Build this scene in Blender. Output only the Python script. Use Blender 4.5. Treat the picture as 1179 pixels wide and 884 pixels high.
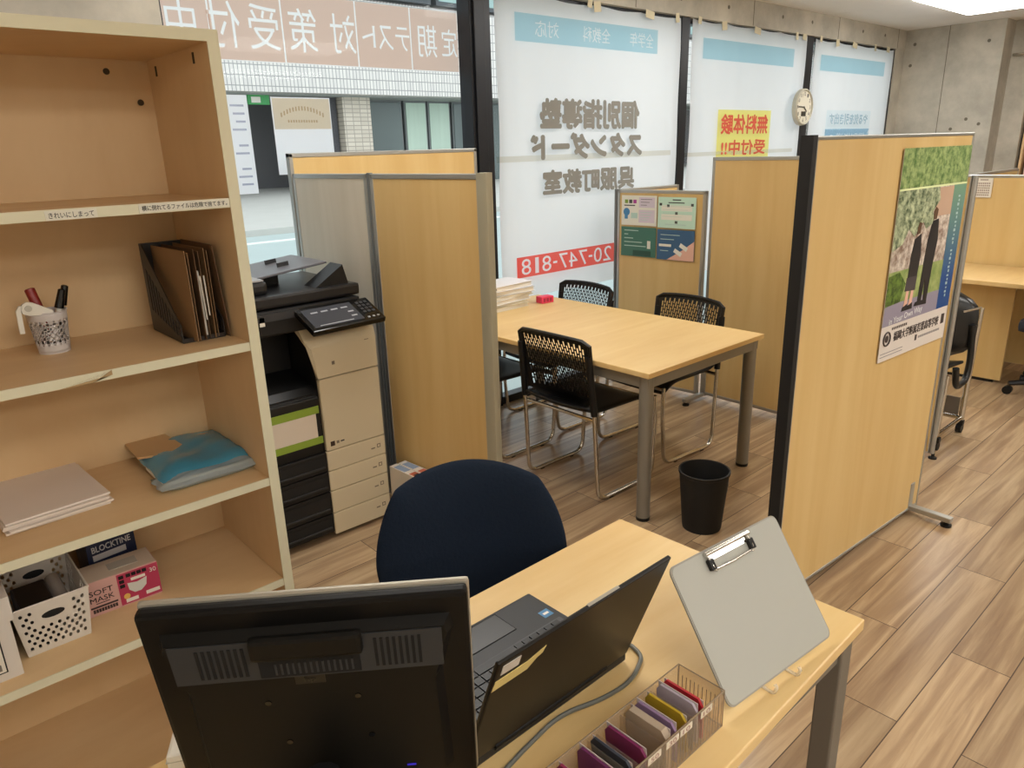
import bpy, bmesh, math, random
from mathutils import Vector, Matrix
random.seed(4)
PI = math.pi
S = bpy.context.scene
C = S.collection
for o in list(bpy.data.objects): bpy.data.objects.remove(o)

# ------------------------------------------------------------ camera, world, light, exposure
# room axes: X runs along the window wall (to the right), Y towards the windows, Z up; the photographer stands at the origin
cd = bpy.data.cameras.new('camera'); cam = bpy.data.objects.new('camera', cd); C.objects.link(cam)
def cam_axes(pt, ro, ya):
    h1 = Vector((0, -math.sin(pt), math.cos(pt))); h2 = Vector((1, 0, 0)); d = Vector((0, math.cos(pt), math.sin(pt)))
    A = math.cos(ya)*h1 + math.sin(ya)*h2; B = math.cos(ya-PI/2)*h1 + math.sin(ya-PI/2)*h2
    R = Matrix(((math.cos(ro), -math.sin(ro), 0), (math.sin(ro), math.cos(ro), 0), (0, 0, 1)))
    return R@A, R@B, -(R@d)
A_, B_, U_ = cam_axes(0.311622, -0.0302034, 0.84407)
right = Vector((A_[0], B_[0], U_[0])); down = Vector((A_[1], B_[1], U_[1])); fwd = Vector((A_[2], B_[2], U_[2]))
M = Matrix((right, -down, -fwd)).transposed().to_4x4(); M.translation = (0, 0, 1.6)
cam.matrix_world = M
cd.sensor_fit = 'HORIZONTAL'; cd.sensor_width = 36; cd.lens = 841.17/1179*36; cd.clip_start = .02; cd.clip_end = 300
S.camera = cam
w = bpy.data.worlds.new('sky'); S.world = w; w.use_nodes = True
bg = w.node_tree.nodes['Background']; bg.inputs[0].default_value = (.91, .955, 1, 1); bg.inputs[1].default_value = 1.6
S.view_settings.view_transform = 'Standard'; S.view_settings.look = 'None'
S.view_settings.gamma = 1; S.view_settings.use_curve_mapping = False; S.view_settings.exposure = 0.18
LAMP = 11.3

# ------------------------------------------------------------ materials
def lin(c):
    return tuple(((v/255)/12.92 if v/255 <= .04045 else ((v/255+.055)/1.055)**2.4) for v in c) + (1,)
MATS = {}
def mat(name, col, rough=.5, metal=0, var=0, scale=(8, 8, 8), spec=.5, bump=0, trans=0, emit=0, coat=0, detail=3):
    if name in MATS: return MATS[name]
    m = bpy.data.materials.new(name); m.use_nodes = True; nt = m.node_tree; b = nt.nodes['Principled BSDF']
    b.inputs['Base Color'].default_value = lin(col); b.inputs['Roughness'].default_value = rough; b.inputs['Metallic'].default_value = metal
    b.inputs['Specular IOR Level'].default_value = spec; b.inputs['Coat Weight'].default_value = coat
    if trans: b.inputs['Transmission Weight'].default_value = trans
    if emit: b.inputs['Emission Color'].default_value = lin(col); b.inputs['Emission Strength'].default_value = emit
    if var or bump:
        tc = nt.nodes.new('ShaderNodeTexCoord'); mp = nt.nodes.new('ShaderNodeMapping'); mp.inputs['Scale'].default_value = scale
        nz = nt.nodes.new('ShaderNodeTexNoise'); nz.inputs['Scale'].default_value = 1; nz.inputs['Detail'].default_value = detail
        nt.links.new(tc.outputs['Object'], mp.inputs[0]); nt.links.new(mp.outputs[0], nz.inputs[0])
        if var:
            mx = nt.nodes.new('ShaderNodeMix'); mx.data_type = 'RGBA'
            c = lin(col)
            mx.inputs[6].default_value = tuple(v*(1-var) for v in c[:3]) + (1,); mx.inputs[7].default_value = tuple(min(1, v*(1+var)) for v in c[:3]) + (1,)
            nt.links.new(nz.outputs[0], mx.inputs[0]); nt.links.new(mx.outputs[2], b.inputs['Base Color'])
        if bump:
            bp = nt.nodes.new('ShaderNodeBump'); bp.inputs['Strength'].default_value = bump; bp.inputs['Distance'].default_value = .01
            nt.links.new(nz.outputs[0], bp.inputs['Height']); nt.links.new(bp.outputs[0], b.inputs['Normal'])
    MATS[name] = m; return m
def wood(name, col, col2, scale, rough=.45, spec=.4):
    if name in MATS: return MATS[name]
    m = bpy.data.materials.new(name); m.use_nodes = True; nt = m.node_tree; b = nt.nodes['Principled BSDF']
    tc = nt.nodes.new('ShaderNodeTexCoord'); mp = nt.nodes.new('ShaderNodeMapping'); mp.inputs['Scale'].default_value = scale
    nz = nt.nodes.new('ShaderNodeTexNoise'); nz.inputs['Scale'].default_value = 1; nz.inputs['Detail'].default_value = 5; nz.inputs['Roughness'].default_value = .6
    nz.inputs['Distortion'].default_value = .4
    rp = nt.nodes.new('ShaderNodeValToRGB'); rp.color_ramp.elements[0].position = .33; rp.color_ramp.elements[1].position = .67
    rp.color_ramp.elements[0].color = lin(col2); rp.color_ramp.elements[1].color = lin(col)
    nt.links.new(tc.outputs['Object'], mp.inputs[0]); nt.links.new(mp.outputs[0], nz.inputs[0]); nt.links.new(nz.outputs[0], rp.inputs[0]); nt.links.new(rp.outputs[0], b.inputs['Base Color'])
    b.inputs['Roughness'].default_value = rough; b.inputs['Specular IOR Level'].default_value = spec
    MATS[name] = m; return m
def clear(name, col=(235, 238, 240), t=.85, rough=.05):
    if name in MATS: return MATS[name]
    m = bpy.data.materials.new(name); m.use_nodes = True; nt = m.node_tree; nt.nodes.clear()
    o = nt.nodes.new('ShaderNodeOutputMaterial'); a = nt.nodes.new('ShaderNodeBsdfTransparent'); g = nt.nodes.new('ShaderNodeBsdfPrincipled'); x = nt.nodes.new('ShaderNodeMixShader')
    a.inputs[0].default_value = lin(col); g.inputs['Base Color'].default_value = lin(col); g.inputs['Roughness'].default_value = rough
    x.inputs[0].default_value = 1-t
    nt.links.new(a.outputs[0], x.inputs[1]); nt.links.new(g.outputs[0], x.inputs[2]); nt.links.new(x.outputs[0], o.inputs[0])
    MATS[name] = m; return m
def pane_mat():
    m = bpy.data.materials.new('window_glass'); m.use_nodes = True; nt = m.node_tree; nt.nodes.clear()
    o = nt.nodes.new('ShaderNodeOutputMaterial'); a = nt.nodes.new('ShaderNodeBsdfTransparent'); g = nt.nodes.new('ShaderNodeBsdfGlossy'); x = nt.nodes.new('ShaderNodeMixShader'); f = nt.nodes.new('ShaderNodeFresnel')
    a.inputs[0].default_value = (.97, .985, .98, 1); g.inputs['Roughness'].default_value = .02; f.inputs[0].default_value = 1.12
    nt.links.new(f.outputs[0], x.inputs[0]); nt.links.new(a.outputs[0], x.inputs[1]); nt.links.new(g.outputs[0], x.inputs[2]); nt.links.new(x.outputs[0], o.inputs[0])
    return m
def cloth_mat(name, col, t=.6):
    m = bpy.data.materials.new(name); m.use_nodes = True; nt = m.node_tree; nt.nodes.clear()
    o = nt.nodes.new('ShaderNodeOutputMaterial'); a = nt.nodes.new('ShaderNodeBsdfDiffuse'); g = nt.nodes.new('ShaderNodeBsdfTranslucent'); x = nt.nodes.new('ShaderNodeMixShader')
    tc = nt.nodes.new('ShaderNodeTexCoord'); nz = nt.nodes.new('ShaderNodeTexNoise'); nz.inputs['Scale'].default_value = 1.3
    mx = nt.nodes.new('ShaderNodeMix'); mx.data_type = 'RGBA'; c = lin(col)
    mx.inputs[6].default_value = tuple(v*.93 for v in c[:3])+(1,); mx.inputs[7].default_value = c
    nt.links.new(tc.outputs['Object'], nz.inputs[0]); nt.links.new(nz.outputs[0], mx.inputs[0])
    nt.links.new(mx.outputs[2], a.inputs[0]); nt.links.new(mx.outputs[2], g.inputs[0]); x.inputs[0].default_value = t
    nt.links.new(a.outputs[0], x.inputs[1]); nt.links.new(g.outputs[0], x.inputs[2]); nt.links.new(x.outputs[0], o.inputs[0])
    MATS[name] = m; return m
def floor_mat():
    m = bpy.data.materials.new('floor_planks'); m.use_nodes = True; nt = m.node_tree; b = nt.nodes['Principled BSDF']; L = nt.links.new
    tc = nt.nodes.new('ShaderNodeTexCoord'); mp = nt.nodes.new('ShaderNodeMapping'); mp.inputs['Location'].default_value = (.07, -.048, 0)
    br = nt.nodes.new('ShaderNodeTexBrick'); br.offset = .565; br.inputs['Scale'].default_value = 1; br.inputs['Brick Width'].default_value = 1.0
    br.inputs['Row Height'].default_value = .167; br.inputs['Mortar Size'].default_value = .0016; br.inputs['Mortar Smooth'].default_value = 0; br.inputs['Bias'].default_value = 0
    br.inputs['Color1'].default_value = (0, 0, 0, 1); br.inputs['Color2'].default_value = (1, 1, 1, 1); br.inputs['Mortar'].default_value = (.5, .5, .5, 1)
    L(tc.outputs['Object'], mp.inputs[0]); L(mp.outputs[0], br.inputs[0])
    # long grain, shifted from plank to plank
    mul = nt.nodes.new('ShaderNodeVectorMath'); mul.operation = 'SCALE'; mul.inputs[3].default_value = 37.0
    L(br.outputs[0], mul.inputs[0])
    ad = nt.nodes.new('ShaderNodeVectorMath'); ad.operation = 'ADD'; L(tc.outputs['Object'], ad.inputs[0]); L(mul.outputs[0], ad.inputs[1])
    m2 = nt.nodes.new('ShaderNodeMapping'); m2.inputs['Scale'].default_value = (1.1, 19, 1); L(ad.outputs[0], m2.inputs[0])
    nz = nt.nodes.new('ShaderNodeTexNoise'); nz.inputs['Scale'].default_value = 1; nz.inputs['Detail'].default_value = 6; nz.inputs['Roughness'].default_value = .62; nz.inputs['Distortion'].default_value = .55
    L(m2.outputs[0], nz.inputs[0])
    rp = nt.nodes.new('ShaderNodeValToRGB'); cr = rp.color_ramp
    cr.elements[0].position = .26; cr.elements[0].color = lin((130, 103, 79)); cr.elements[1].position = .76; cr.elements[1].color = lin((202, 178, 145))
    e = cr.elements.new(.46); e.color = lin((158, 132, 103)); e = cr.elements.new(.56); e.color = lin((177, 152, 120))
    L(nz.outputs[0], rp.inputs[0])
    hs = nt.nodes.new('ShaderNodeHueSaturation'); mr = nt.nodes.new('ShaderNodeMapRange'); mr.inputs[3].default_value = .80; mr.inputs[4].default_value = 1.14
    L(br.outputs[0], mr.inputs[0]); L(mr.outputs[0], hs.inputs['Value']); L(rp.outputs[0], hs.inputs['Color'])
    mx = nt.nodes.new('ShaderNodeMix'); mx.data_type = 'RGBA'; mx.inputs[7].default_value = lin((70, 52, 38))
    L(br.outputs['Fac'], mx.inputs[0]); L(hs.outputs[0], mx.inputs[6]); L(mx.outputs[2], b.inputs['Base Color'])
    b.inputs['Roughness'].default_value = .3; b.inputs['Specular IOR Level'].default_value = .45
    return m
def concrete(name='concrete', base=(194, 188, 174)):
    if name in MATS: return MATS[name]
    m = bpy.data.materials.new(name); m.use_nodes = True; nt = m.node_tree; b = nt.nodes['Principled BSDF']; L = nt.links.new
    tc = nt.nodes.new('ShaderNodeTexCoord'); n1 = nt.nodes.new('ShaderNodeTexNoise'); n1.inputs['Scale'].default_value = 2.4; n1.inputs['Detail'].default_value = 8; n1.inputs['Roughness'].default_value = .65
    L(tc.outputs['Object'], n1.inputs[0]); rp = nt.nodes.new('ShaderNodeValToRGB'); rp.color_ramp.elements[0].position = .3; rp.color_ramp.elements[1].position = .7
    rp.color_ramp.elements[0].color = lin(tuple(v*.78 for v in base)); rp.color_ramp.elements[1].color = lin(base)
    L(n1.outputs[0], rp.inputs[0]); L(rp.outputs[0], b.inputs['Base Color']); b.inputs['Roughness'].default_value = .7
    bp = nt.nodes.new('ShaderNodeBump'); bp.inputs['Strength'].default_value = .25; bp.inputs['Distance'].default_value = .01; L(n1.outputs[0], bp.inputs['Height']); L(bp.outputs[0], b.inputs['Normal'])
    MATS[name] = m; return m
def tile_mat(name, c1, c2, cm, bw, rh, ms=.01, rotx=True, off=0):
    m = bpy.data.materials.new(name); m.use_nodes = True; nt = m.node_tree; b = nt.nodes['Principled BSDF']; L = nt.links.new
    tc = nt.nodes.new('ShaderNodeTexCoord'); sp = nt.nodes.new('ShaderNodeSeparateXYZ'); cb = nt.nodes.new('ShaderNodeCombineXYZ')
    L(tc.outputs['Object'], sp.inputs[0]); L(sp.outputs[0], cb.inputs[0]); L(sp.outputs[2] if rotx else sp.outputs[1], cb.inputs[1])
    br = nt.nodes.new('ShaderNodeTexBrick'); br.offset = off; br.inputs['Scale'].default_value = 1; br.inputs['Brick Width'].default_value = bw; br.inputs['Row Height'].default_value = rh
    br.inputs['Mortar Size'].default_value = ms; br.inputs['Color1'].default_value = lin(c1); br.inputs['Color2'].default_value = lin(c2); br.inputs['Mortar'].default_value = lin(cm)
    L(cb.outputs[0], br.inputs[0]); L(br.outputs[0], b.inputs['Base Color']); b.inputs['Roughness'].default_value = .5
    MATS[name] = m; return m

PANEL = wood('partition_laminate', (216, 186, 128), (207, 173, 113), (9, 9, .7), .42)
PANEL2 = wood('sheen_pale_laminate', (216, 208, 192), (204, 196, 178), (7, 7, .6), .3)  # window sheen on the leaf by the copier, put into a pale grey colour
DESK = wood('maple_desktop', (224, 194, 138), (213, 178, 119), (1.2, 9, 9), .38)
SHELF = wood('maple_shelf', (226, 195, 150), (214, 179, 133), (3, 3, 1.2), .5)
SHELFH = wood('maple_shelf_board', (228, 197, 151), (218, 183, 136), (1.5, 6, 6), .42)
EDGE = mat('cream_edge', (220, 215, 186), .5)
ALU = mat('aluminium', (176, 176, 172), .35, .75)
ALUD = mat('grey_post', (120, 124, 126), .4, .5)
CREAMP = mat('cream_post', (172, 168, 148), .4, .3)
BLK = mat('black_plastic', (15, 15, 16), .45, spec=.4)
BLKM = mat('black_matte', (14, 14, 15), .7)
BLKG = mat('black_gloss', (12, 12, 13), .12)
DGREY = mat('dark_grey_plastic', (48, 49, 52), .4)
CHROME = mat('chrome', (205, 203, 198), .12, 1)
LEGG = mat('grey_leg', (140, 136, 128), .42, .4)
LEGD = mat('desk_leg_grey', (118, 112, 102), .45, .3)
CONC = concrete()
CEIL = mat('ceiling_board', (238, 236, 233), .8, var=.04, scale=(3, 3, 3))
FRAMEB = mat('black_window_frame', (24, 26, 32), .4, .3)
WHITE = mat('white_plastic', (228, 224, 212), .4)
PAPER = mat('white_paper', (226, 220, 208), .8)
COPY = mat('copier_cream', (206, 194, 166), .38)
GLASS = pane_mat()

# ------------------------------------------------------------ mesh helpers
def box(bm, x0, x1, y0, y1, z0, z1, mi=0, M=None, bev=0):
    vs = [bm.verts.new((x, y, z)) for z in (z0, z1) for x, y in ((x0, y0), (x1, y0), (x1, y1), (x0, y1))]
    fs = [bm.faces.new([vs[i] for i in f]) for f in ((3, 2, 1, 0), (4, 5, 6, 7), (0, 1, 5, 4), (1, 2, 6, 5), (2, 3, 7, 6), (3, 0, 4, 7))]
    for f in fs: f.material_index = mi
    if bev:
        es = list({e for f in fs for e in f.edges})
        r = bmesh.ops.bevel(bm, geom=es, offset=bev, segments=2, affect='EDGES', profile=.6)
        vs = list({v for f in r['faces'] for v in f.verts} | {v for v in vs if v.is_valid})
    if M is not None: bmesh.ops.transform(bm, matrix=M, verts=[v for v in vs if v.is_valid])
    return vs
def prism(bm, pts, z0, z1, M=None, mi=0, bev=0):
    a = [bm.verts.new((x, y, z0)) for x, y in pts]; b = [bm.verts.new((x, y, z1)) for x, y in pts]; n = len(pts)
    fs = [bm.faces.new(a[::-1]), bm.faces.new(b)] + [bm.faces.new((a[i], a[(i+1) % n], b[(i+1) % n], b[i])) for i in range(n)]
    for f in fs: f.material_index = mi
    vs = a+b
    if bev:
        r = bmesh.ops.bevel(bm, geom=list({e for f in fs for e in f.edges}), offset=bev, segments=2, affect='EDGES')
        vs = list({v for f in r['faces'] for v in f.verts} | {v for v in vs if v.is_valid})
    if M is not None: bmesh.ops.transform(bm, matrix=M, verts=[v for v in vs if v.is_valid])
    return vs
def tube(bm, pts, r, n=10, cap=True, closed=False):
    P = [Vector(p) for p in pts]; rings = []; N = len(P); prev = None
    for i, p in enumerate(P):
        t = (P[(i+1) % N]-P[i-1]) if closed else (P[min(i+1, N-1)]-P[max(i-1, 0)]); t.normalize()
        if prev is None:
            a = t.orthogonal().normalized()
        else:
            a = (prev - t*prev.dot(t)); a = a.normalized() if a.length > 1e-6 else t.orthogonal().normalized()
        prev = a; b = t.cross(a); rr = r[i] if isinstance(r, (list, tuple)) else r
        rings.append([bm.verts.new(p + (a*math.cos(2*PI*k/n)+b*math.sin(2*PI*k/n))*rr) for k in range(n)])
    rg = range(N if closed else N-1)
    for i in rg:
        A, B = rings[i], rings[(i+1) % N]
        for k in range(n): bm.faces.new((A[k], A[(k+1) % n], B[(k+1) % n], B[k]))
    if cap and not closed: bm.faces.new(rings[0][::-1]); bm.faces.new(rings[-1])
def smooth_path(pts, rad=.04, seg=5):
    P = [Vector(p) for p in pts]; out = [P[0]]
    for i in range(1, len(P)-1):
        a, b, c = P[i-1], P[i], P[i+1]; d1 = (a-b); d2 = (c-b); r = min(rad, d1.length*.45, d2.length*.45)
        s = b+d1.normalized()*r; e = b+d2.normalized()*r
        for k in range(seg+1):
            t = k/seg; out.append(s*(1-t)**2+b*2*t*(1-t)+e*t*t)
    out.append(P[-1]); return out
def lathe(bm, prof, n=32, cx=0, cy=0, mi=0):
    rings = [[bm.verts.new((cx+r*math.cos(2*PI*k/n), cy+r*math.sin(2*PI*k/n), z)) for k in range(n)] if r > 1e-6 else [bm.verts.new((cx, cy, z))] for r, z in prof]
    for A, B in zip(rings, rings[1:]):
        for k in range(n):
            a, b = A[k % len(A)], A[(k+1) % len(A)]; c, d = B[(k+1) % len(B)], B[k % len(B)]
            vs = [];
            for v in (a, b, c, d):
                if v not in vs: vs.append(v)
            if len(vs) > 2: bm.faces.new(vs).material_index = mi
def cyl(bm, c, r, h, axis='Z', n=24):
    M_ = {'Z': Matrix.Identity(4), 'X': Matrix.Rotation(PI/2, 4, 'Y'), 'Y': Matrix.Rotation(-PI/2, 4, 'X')}[axis]
    k = len(bm.verts); lathe(bm, [(0, 0), (r, 0), (r, h), (0, h)], n); bm.verts.ensure_lookup_table()
    bmesh.ops.transform(bm, matrix=Matrix.Translation(c) @ M_, verts=bm.verts[k:])
def perf(bm, P, nu, nv, hole, s=(.6, .6), stag=False, thick=None, rnd=True):
    """sheet P(u,v) with a hole in each chosen cell"""
    for i in range(nu):
        off = .5 if (stag and i % 2) else 0
        for j in range(nv + (1 if off else 0)):
            u0, u1 = i/nu, (i+1)/nu; v0, v1 = max(0, (j-off)/nv), min(1, (j+1-off)/nv)
            if v1 <= v0: continue
            full = hole(i, j) and v0 > 1e-6 and v1 < 1-1e-6 or (hole(i, j) and not stag)
            um, vm = (u0+u1)/2, (v0+v1)/2; du, dv = (u1-u0)/2, (v1-v0)/2
            o = [(-1, -1), (0, -1), (1, -1), (1, 0), (1, 1), (0, 1), (-1, 1), (-1, 0)]
            if not full:
                bm.faces.new([bm.verts.new(P(um+a*du, vm+b*dv)) for a, b in o[::2]]); continue
            q = .72 if rnd else .98
            O = [bm.verts.new(P(um+a*du, vm+b*dv)) for a, b in o]
            I = [bm.verts.new(P(um+a*du*s[0]*(q if a and b else 1), vm+b*dv*s[1]*(q if a and b else 1))) for a, b in o]
            for k in range(8): bm.faces.new((O[k], O[(k+1) % 8], I[(k+1) % 8], I[k]))
    bmesh.ops.remove_doubles(bm, verts=bm.verts, dist=1e-5)
def text_bm(body, w, h, mirror=False, bold=0.0, depth=.0015):
    """flat lettering fitted to w x h, in the XZ plane, read from -Y; bold widens the strokes (fraction of the height)"""
    c = bpy.data.curves.new('t', 'FONT'); c.body = body; c.size = 1; c.resolution_u = 3
    o = bpy.data.objects.new('t', c); C.objects.link(o); bpy.context.view_layer.update()
    me = bpy.data.meshes.new_from_object(o.evaluated_get(bpy.context.evaluated_depsgraph_get()))
    bpy.data.objects.remove(o); bm = bmesh.new(); bm.from_mesh(me)
    if not bm.verts: return bm
    xs = [v.co.x for v in bm.verts]; ys = [v.co.y for v in bm.verts]; x0, x1, y0, y1 = min(xs), max(xs), min(ys), max(ys)
    bo = bold*.6*h; offs = [(0, 0)] if bold < .005 else [(bo*math.cos(k*PI/4), bo*math.sin(k*PI/4)) for k in range(8)]+[(0, 0)]
    for _ in offs[1:]: bm.from_mesh(me)
    n = len(me.vertices); bm.verts.ensure_lookup_table(); w_ = w-2*bo if bold >= .005 else w; h_ = h-2*bo if bold >= .005 else h
    for i, v in enumerate(bm.verts):
        ox, oz = offs[i//n]
        x = ((v.co.x-x0)/(x1-x0)-.5)*w_+ox; z = ((v.co.y-y0)/(y1-y0)-.5)*h_+oz
        v.co = (-x if mirror else x, -(i//n)*4e-5, z)
    bpy.data.meshes.remove(me)
    if depth:
        r = bmesh.ops.extrude_face_region(bm, geom=bm.faces[:]); bmesh.ops.translate(bm, vec=(0, -depth, 0), verts=[g for g in r['geom'] if isinstance(g, bmesh.types.BMVert)])
    return bm
def stencil(rect, chars, off=.02):
    """an ink film with the (mirrored) characters left out of it; in the XZ plane"""
    cu = bpy.data.curves.new('st', 'CURVE'); cu.dimensions = '2D'; cu.fill_mode = 'BOTH'
    x0, x1, z0, z1 = rect; sp = cu.splines.new('POLY'); sp.points.add(3); sp.use_cyclic_u = True
    for p, q in zip(sp.points, ((x0, z0), (x1, z0), (x1, z1), (x0, z1))): p.co = (q[0], q[1], 0, 1)
    for body, cx, cz, w, h in chars:
        c = bpy.data.curves.new('t', 'FONT'); c.body = body; c.size = 1; c.offset = off; o = bpy.data.objects.new('t', c); C.objects.link(o); bpy.context.view_layer.update()
        dg = bpy.context.evaluated_depsgraph_get(); k = o.evaluated_get(dg).to_curve(dg)
        pts = [b.co for q in k.splines for b in q.bezier_points]; a0, a1, b0, b1 = min(p.x for p in pts), max(p.x for p in pts), min(p.y for p in pts), max(p.y for p in pts)
        f = lambda p: (cx-((p.x-a0)/(a1-a0)-.5)*w, cz+((p.y-b0)/(b1-b0)-.5)*h, 0)
        for q in k.splines:
            n = cu.splines.new('BEZIER'); n.bezier_points.add(len(q.bezier_points)-1); n.use_cyclic_u = True; n.resolution_u = 3
            for d, e in zip(n.bezier_points, q.bezier_points):
                d.handle_left_type = d.handle_right_type = 'FREE'; d.co = f(e.co); d.handle_left = f(e.handle_left); d.handle_right = f(e.handle_right)
        o.evaluated_get(dg).to_curve_clear(); bpy.data.objects.remove(o)
    o = bpy.data.objects.new('st', cu); C.objects.link(o); bpy.context.view_layer.update()
    me = bpy.data.meshes.new_from_object(o.evaluated_get(bpy.context.evaluated_depsgraph_get())); bpy.data.objects.remove(o)
    bm = bmesh.new(); bm.from_mesh(me); bpy.data.meshes.remove(me)
    for v in bm.verts: v.co = (v.co.x, 0, v.co.y)
    return bm
def film(name, col):
    """clear coloured ink: tints what shines through it"""
    if name in MATS: return MATS[name]
    m = bpy.data.materials.new(name); m.use_nodes = True; nt = m.node_tree; nt.nodes.clear()
    o = nt.nodes.new('ShaderNodeOutputMaterial'); a = nt.nodes.new('ShaderNodeBsdfTransparent'); a.inputs[0].default_value = (*col, 1); nt.links.new(a.outputs[0], o.inputs[0])
    MATS[name] = m; return m
def sheet_plane(name, m, T, x0, x1, z0, z1, y):
    bm = bmesh.new(); bm.faces.new([bm.verts.new(p) for p in ((x0, y, z0), (x1, y, z0), (x1, y, z1), (x0, y, z1))]); return obj(name, bm, m, T)
def obj(name, bm, m, parent=None, loc=(0, 0, 0), rot=(0, 0, 0), smooth=False, solid=0, bevel=0, sub=0, label=None):
    me = bpy.data.meshes.new(name)
    bmesh.ops.recalc_face_normals(bm, faces=bm.faces); bm.to_mesh(me); bm.free()
    for x in (m if isinstance(m, (list, tuple)) else [m]): me.materials.append(x)
    if smooth: me.polygons.foreach_set('use_smooth', [True]*len(me.polygons))
    o = bpy.data.objects.new(name, me); C.objects.link(o); o.location = loc; o.rotation_euler = rot
    if parent: o.parent = parent
    if solid: d = o.modifiers.new('solid', 'SOLIDIFY'); d.thickness = solid; d.offset = 0
    if bevel: d = o.modifiers.new('bevel', 'BEVEL'); d.width = bevel; d.segments = 2; d.limit_method = 'ANGLE'
    if sub: d = o.modifiers.new('sub', 'SUBSURF'); d.levels = d.render_levels = sub
    if smooth: 
        try: me.set_sharp_from_angle(angle=math.radians(40))
        except Exception: pass
    if label: o['label'] = label
    return o
def bxo(name, m, parent, *b, bevel=0, **k):
    bm = bmesh.new(); box(bm, *b); return obj(name, bm, m, parent, bevel=bevel, **k)
def txt(name, body, w, h, m, parent, loc, rot=(0, 0, 0), mirror=False, bold=0, depth=.0008):
    return obj(name, text_bm(body, w, h, mirror, bold, depth), m, parent, loc, rot)
def thing(name, label, cat, loc=(0, 0, 0), rz=0, group=None):
    o = bpy.data.objects.new(name, None); C.objects.link(o); o.empty_display_size = .1
    o.location = loc; o.rotation_euler = (0, 0, rz); return tag(o, label, cat, group)
def tag(o, label, cat, group=None):
    o['label'] = label; o['category'] = cat
    if group: o['group'] = group
    return o
def struct(o): o['kind'] = 'structure'; return o
def dup(root, loc, rz, label, group=None):
    def cp(o, par):
        c = o.copy(); C.objects.link(c)
        if par is not None: c.parent = par
        for ch in kids[o]: cp(ch, c)
        return c
    kids = {}
    for o in bpy.data.objects: kids.setdefault(o, [])
    for o in bpy.data.objects:
        if o.parent: kids[o.parent].append(o)
    r = cp(root, None); r.location = loc; r.rotation_euler = (0, 0, rz); r['label'] = label
    if group: r['group'] = group
    return r

# ------------------------------------------------------------ room shell
WY = 3.45      # window plane
CZ = 2.64
bm = bmesh.new(); box(bm, -2.2, 9.6, -4.2, WY+.12, -.1, 0); struct(obj('floor', bm, floor_mat()))
bm = bmesh.new()
box(bm, -2.2, 9.6, -4.2, WY+.12, CZ+.004, CZ+.12, 0)
ys = [-4.2, -3.3, -2.4, -1.5, -.6, .3, .98, 1.64, 2.54, 3.40]
xs = [-2.2+1.82*i for i in range(7)]+[9.6]
for a, b in zip(ys, ys[1:]):
    for c, d in zip(xs, xs[1:]): box(bm, c+.002, d-.002, a+.002, b-.002, CZ, CZ+.004, 0)
struct(obj('ceiling', bm, CEIL))
def wall(name, parts, m=CONC):
    bm = bmesh.new()
    for p in parts: box(bm, *p)
    return struct(obj(name, bm, m))
ww = wall('wall_window', [(-2.2, 1.165, WY-.05, WY+.12, 0, CZ), (1.165, 8.63, WY-.06, WY+.12, 2.455, CZ), (8.43, 8.63, WY-.05, WY+.12, 0, 2.455)])
we = wall('wall_right', [(8.63, 8.9, 2.49, WY+.12, 0, CZ), (8.9, 9.5, 2.3, WY+.12, 0, CZ), (9.5, 9.6, -4.2, WY+.12, 0, CZ)])
WALLP = mat('painted_wall', (232, 228, 218), .7, var=.03)
wall('wall_left', [(-2.3, -2.2, -4.2, WY+.12, 0, CZ)], WALLP); wall('wall_back', [(-2.3, 9.6, -4.3, -4.2, 0, CZ)], WALLP)
# formwork seams and tie marks cast into the concrete
SEAM = mat('concrete_seam', (104, 98, 86), .8)
for x in (4.2, 5.65, 7.1, 8.42):
    bxo('formwork_seam', SEAM, ww, x, x+.006, WY-.0615, WY-.06, 2.46, CZ)
for x in (4.7, 5.3, 6.1, 6.6, 7.6, 8.1):
    bm = bmesh.new(); cyl(bm, (x, WY-.0615, 2.56), .014, .002, 'Y', 12); obj('tie_mark', bm, SEAM, ww)
bxo('formwork_seam', SEAM, we, 8.6285, 8.63, 2.98, 2.986, 0, CZ)
for y, z in ((3.3, 2.5), (3.32, 2.3), (2.62, 2.46), (2.85, 1.66), (2.6, 1.7), (2.72, 1.75), (2.83, 1.52)):
    bm = bmesh.new(); cyl(bm, (8.6285, y, z), .016, .002, 'X', 12); obj('tie_mark', bm, SEAM, we)
# windows: black frames, glass
mull = [(1.165, 1.178), (2.80, 2.95), (4.75, 4.845), (6.57, 6.70), (8.37, 8.43)]
for i, (a, b) in enumerate(zip(mull, mull[1:])):
    bm = bmesh.new(); x0 = a[1]; x1 = b[0]
    box(bm, x0-.0, x1, WY-.02, WY+.06, 0, .05); box(bm, x0, x1, WY-.02, WY+.06, 2.42, 2.455)
    if i == 0: box(bm, a[0], a[1], WY-.03, WY+.07, 0, 2.455)
    box(bm, b[0], b[1], WY-.04, WY+.07, 0, 2.455)
    if i == 0: box(bm, b[0]+.02, b[1]-.055, WY-.055, WY-.04, 0, 2.455)
    f = struct(obj('window_%d' % (i+1), bm, FRAMEB, bevel=.004))
    bxo('glass_pane', GLASS, f, x0, x1, WY+.025, WY+.031, .05, 2.42)
    

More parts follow.
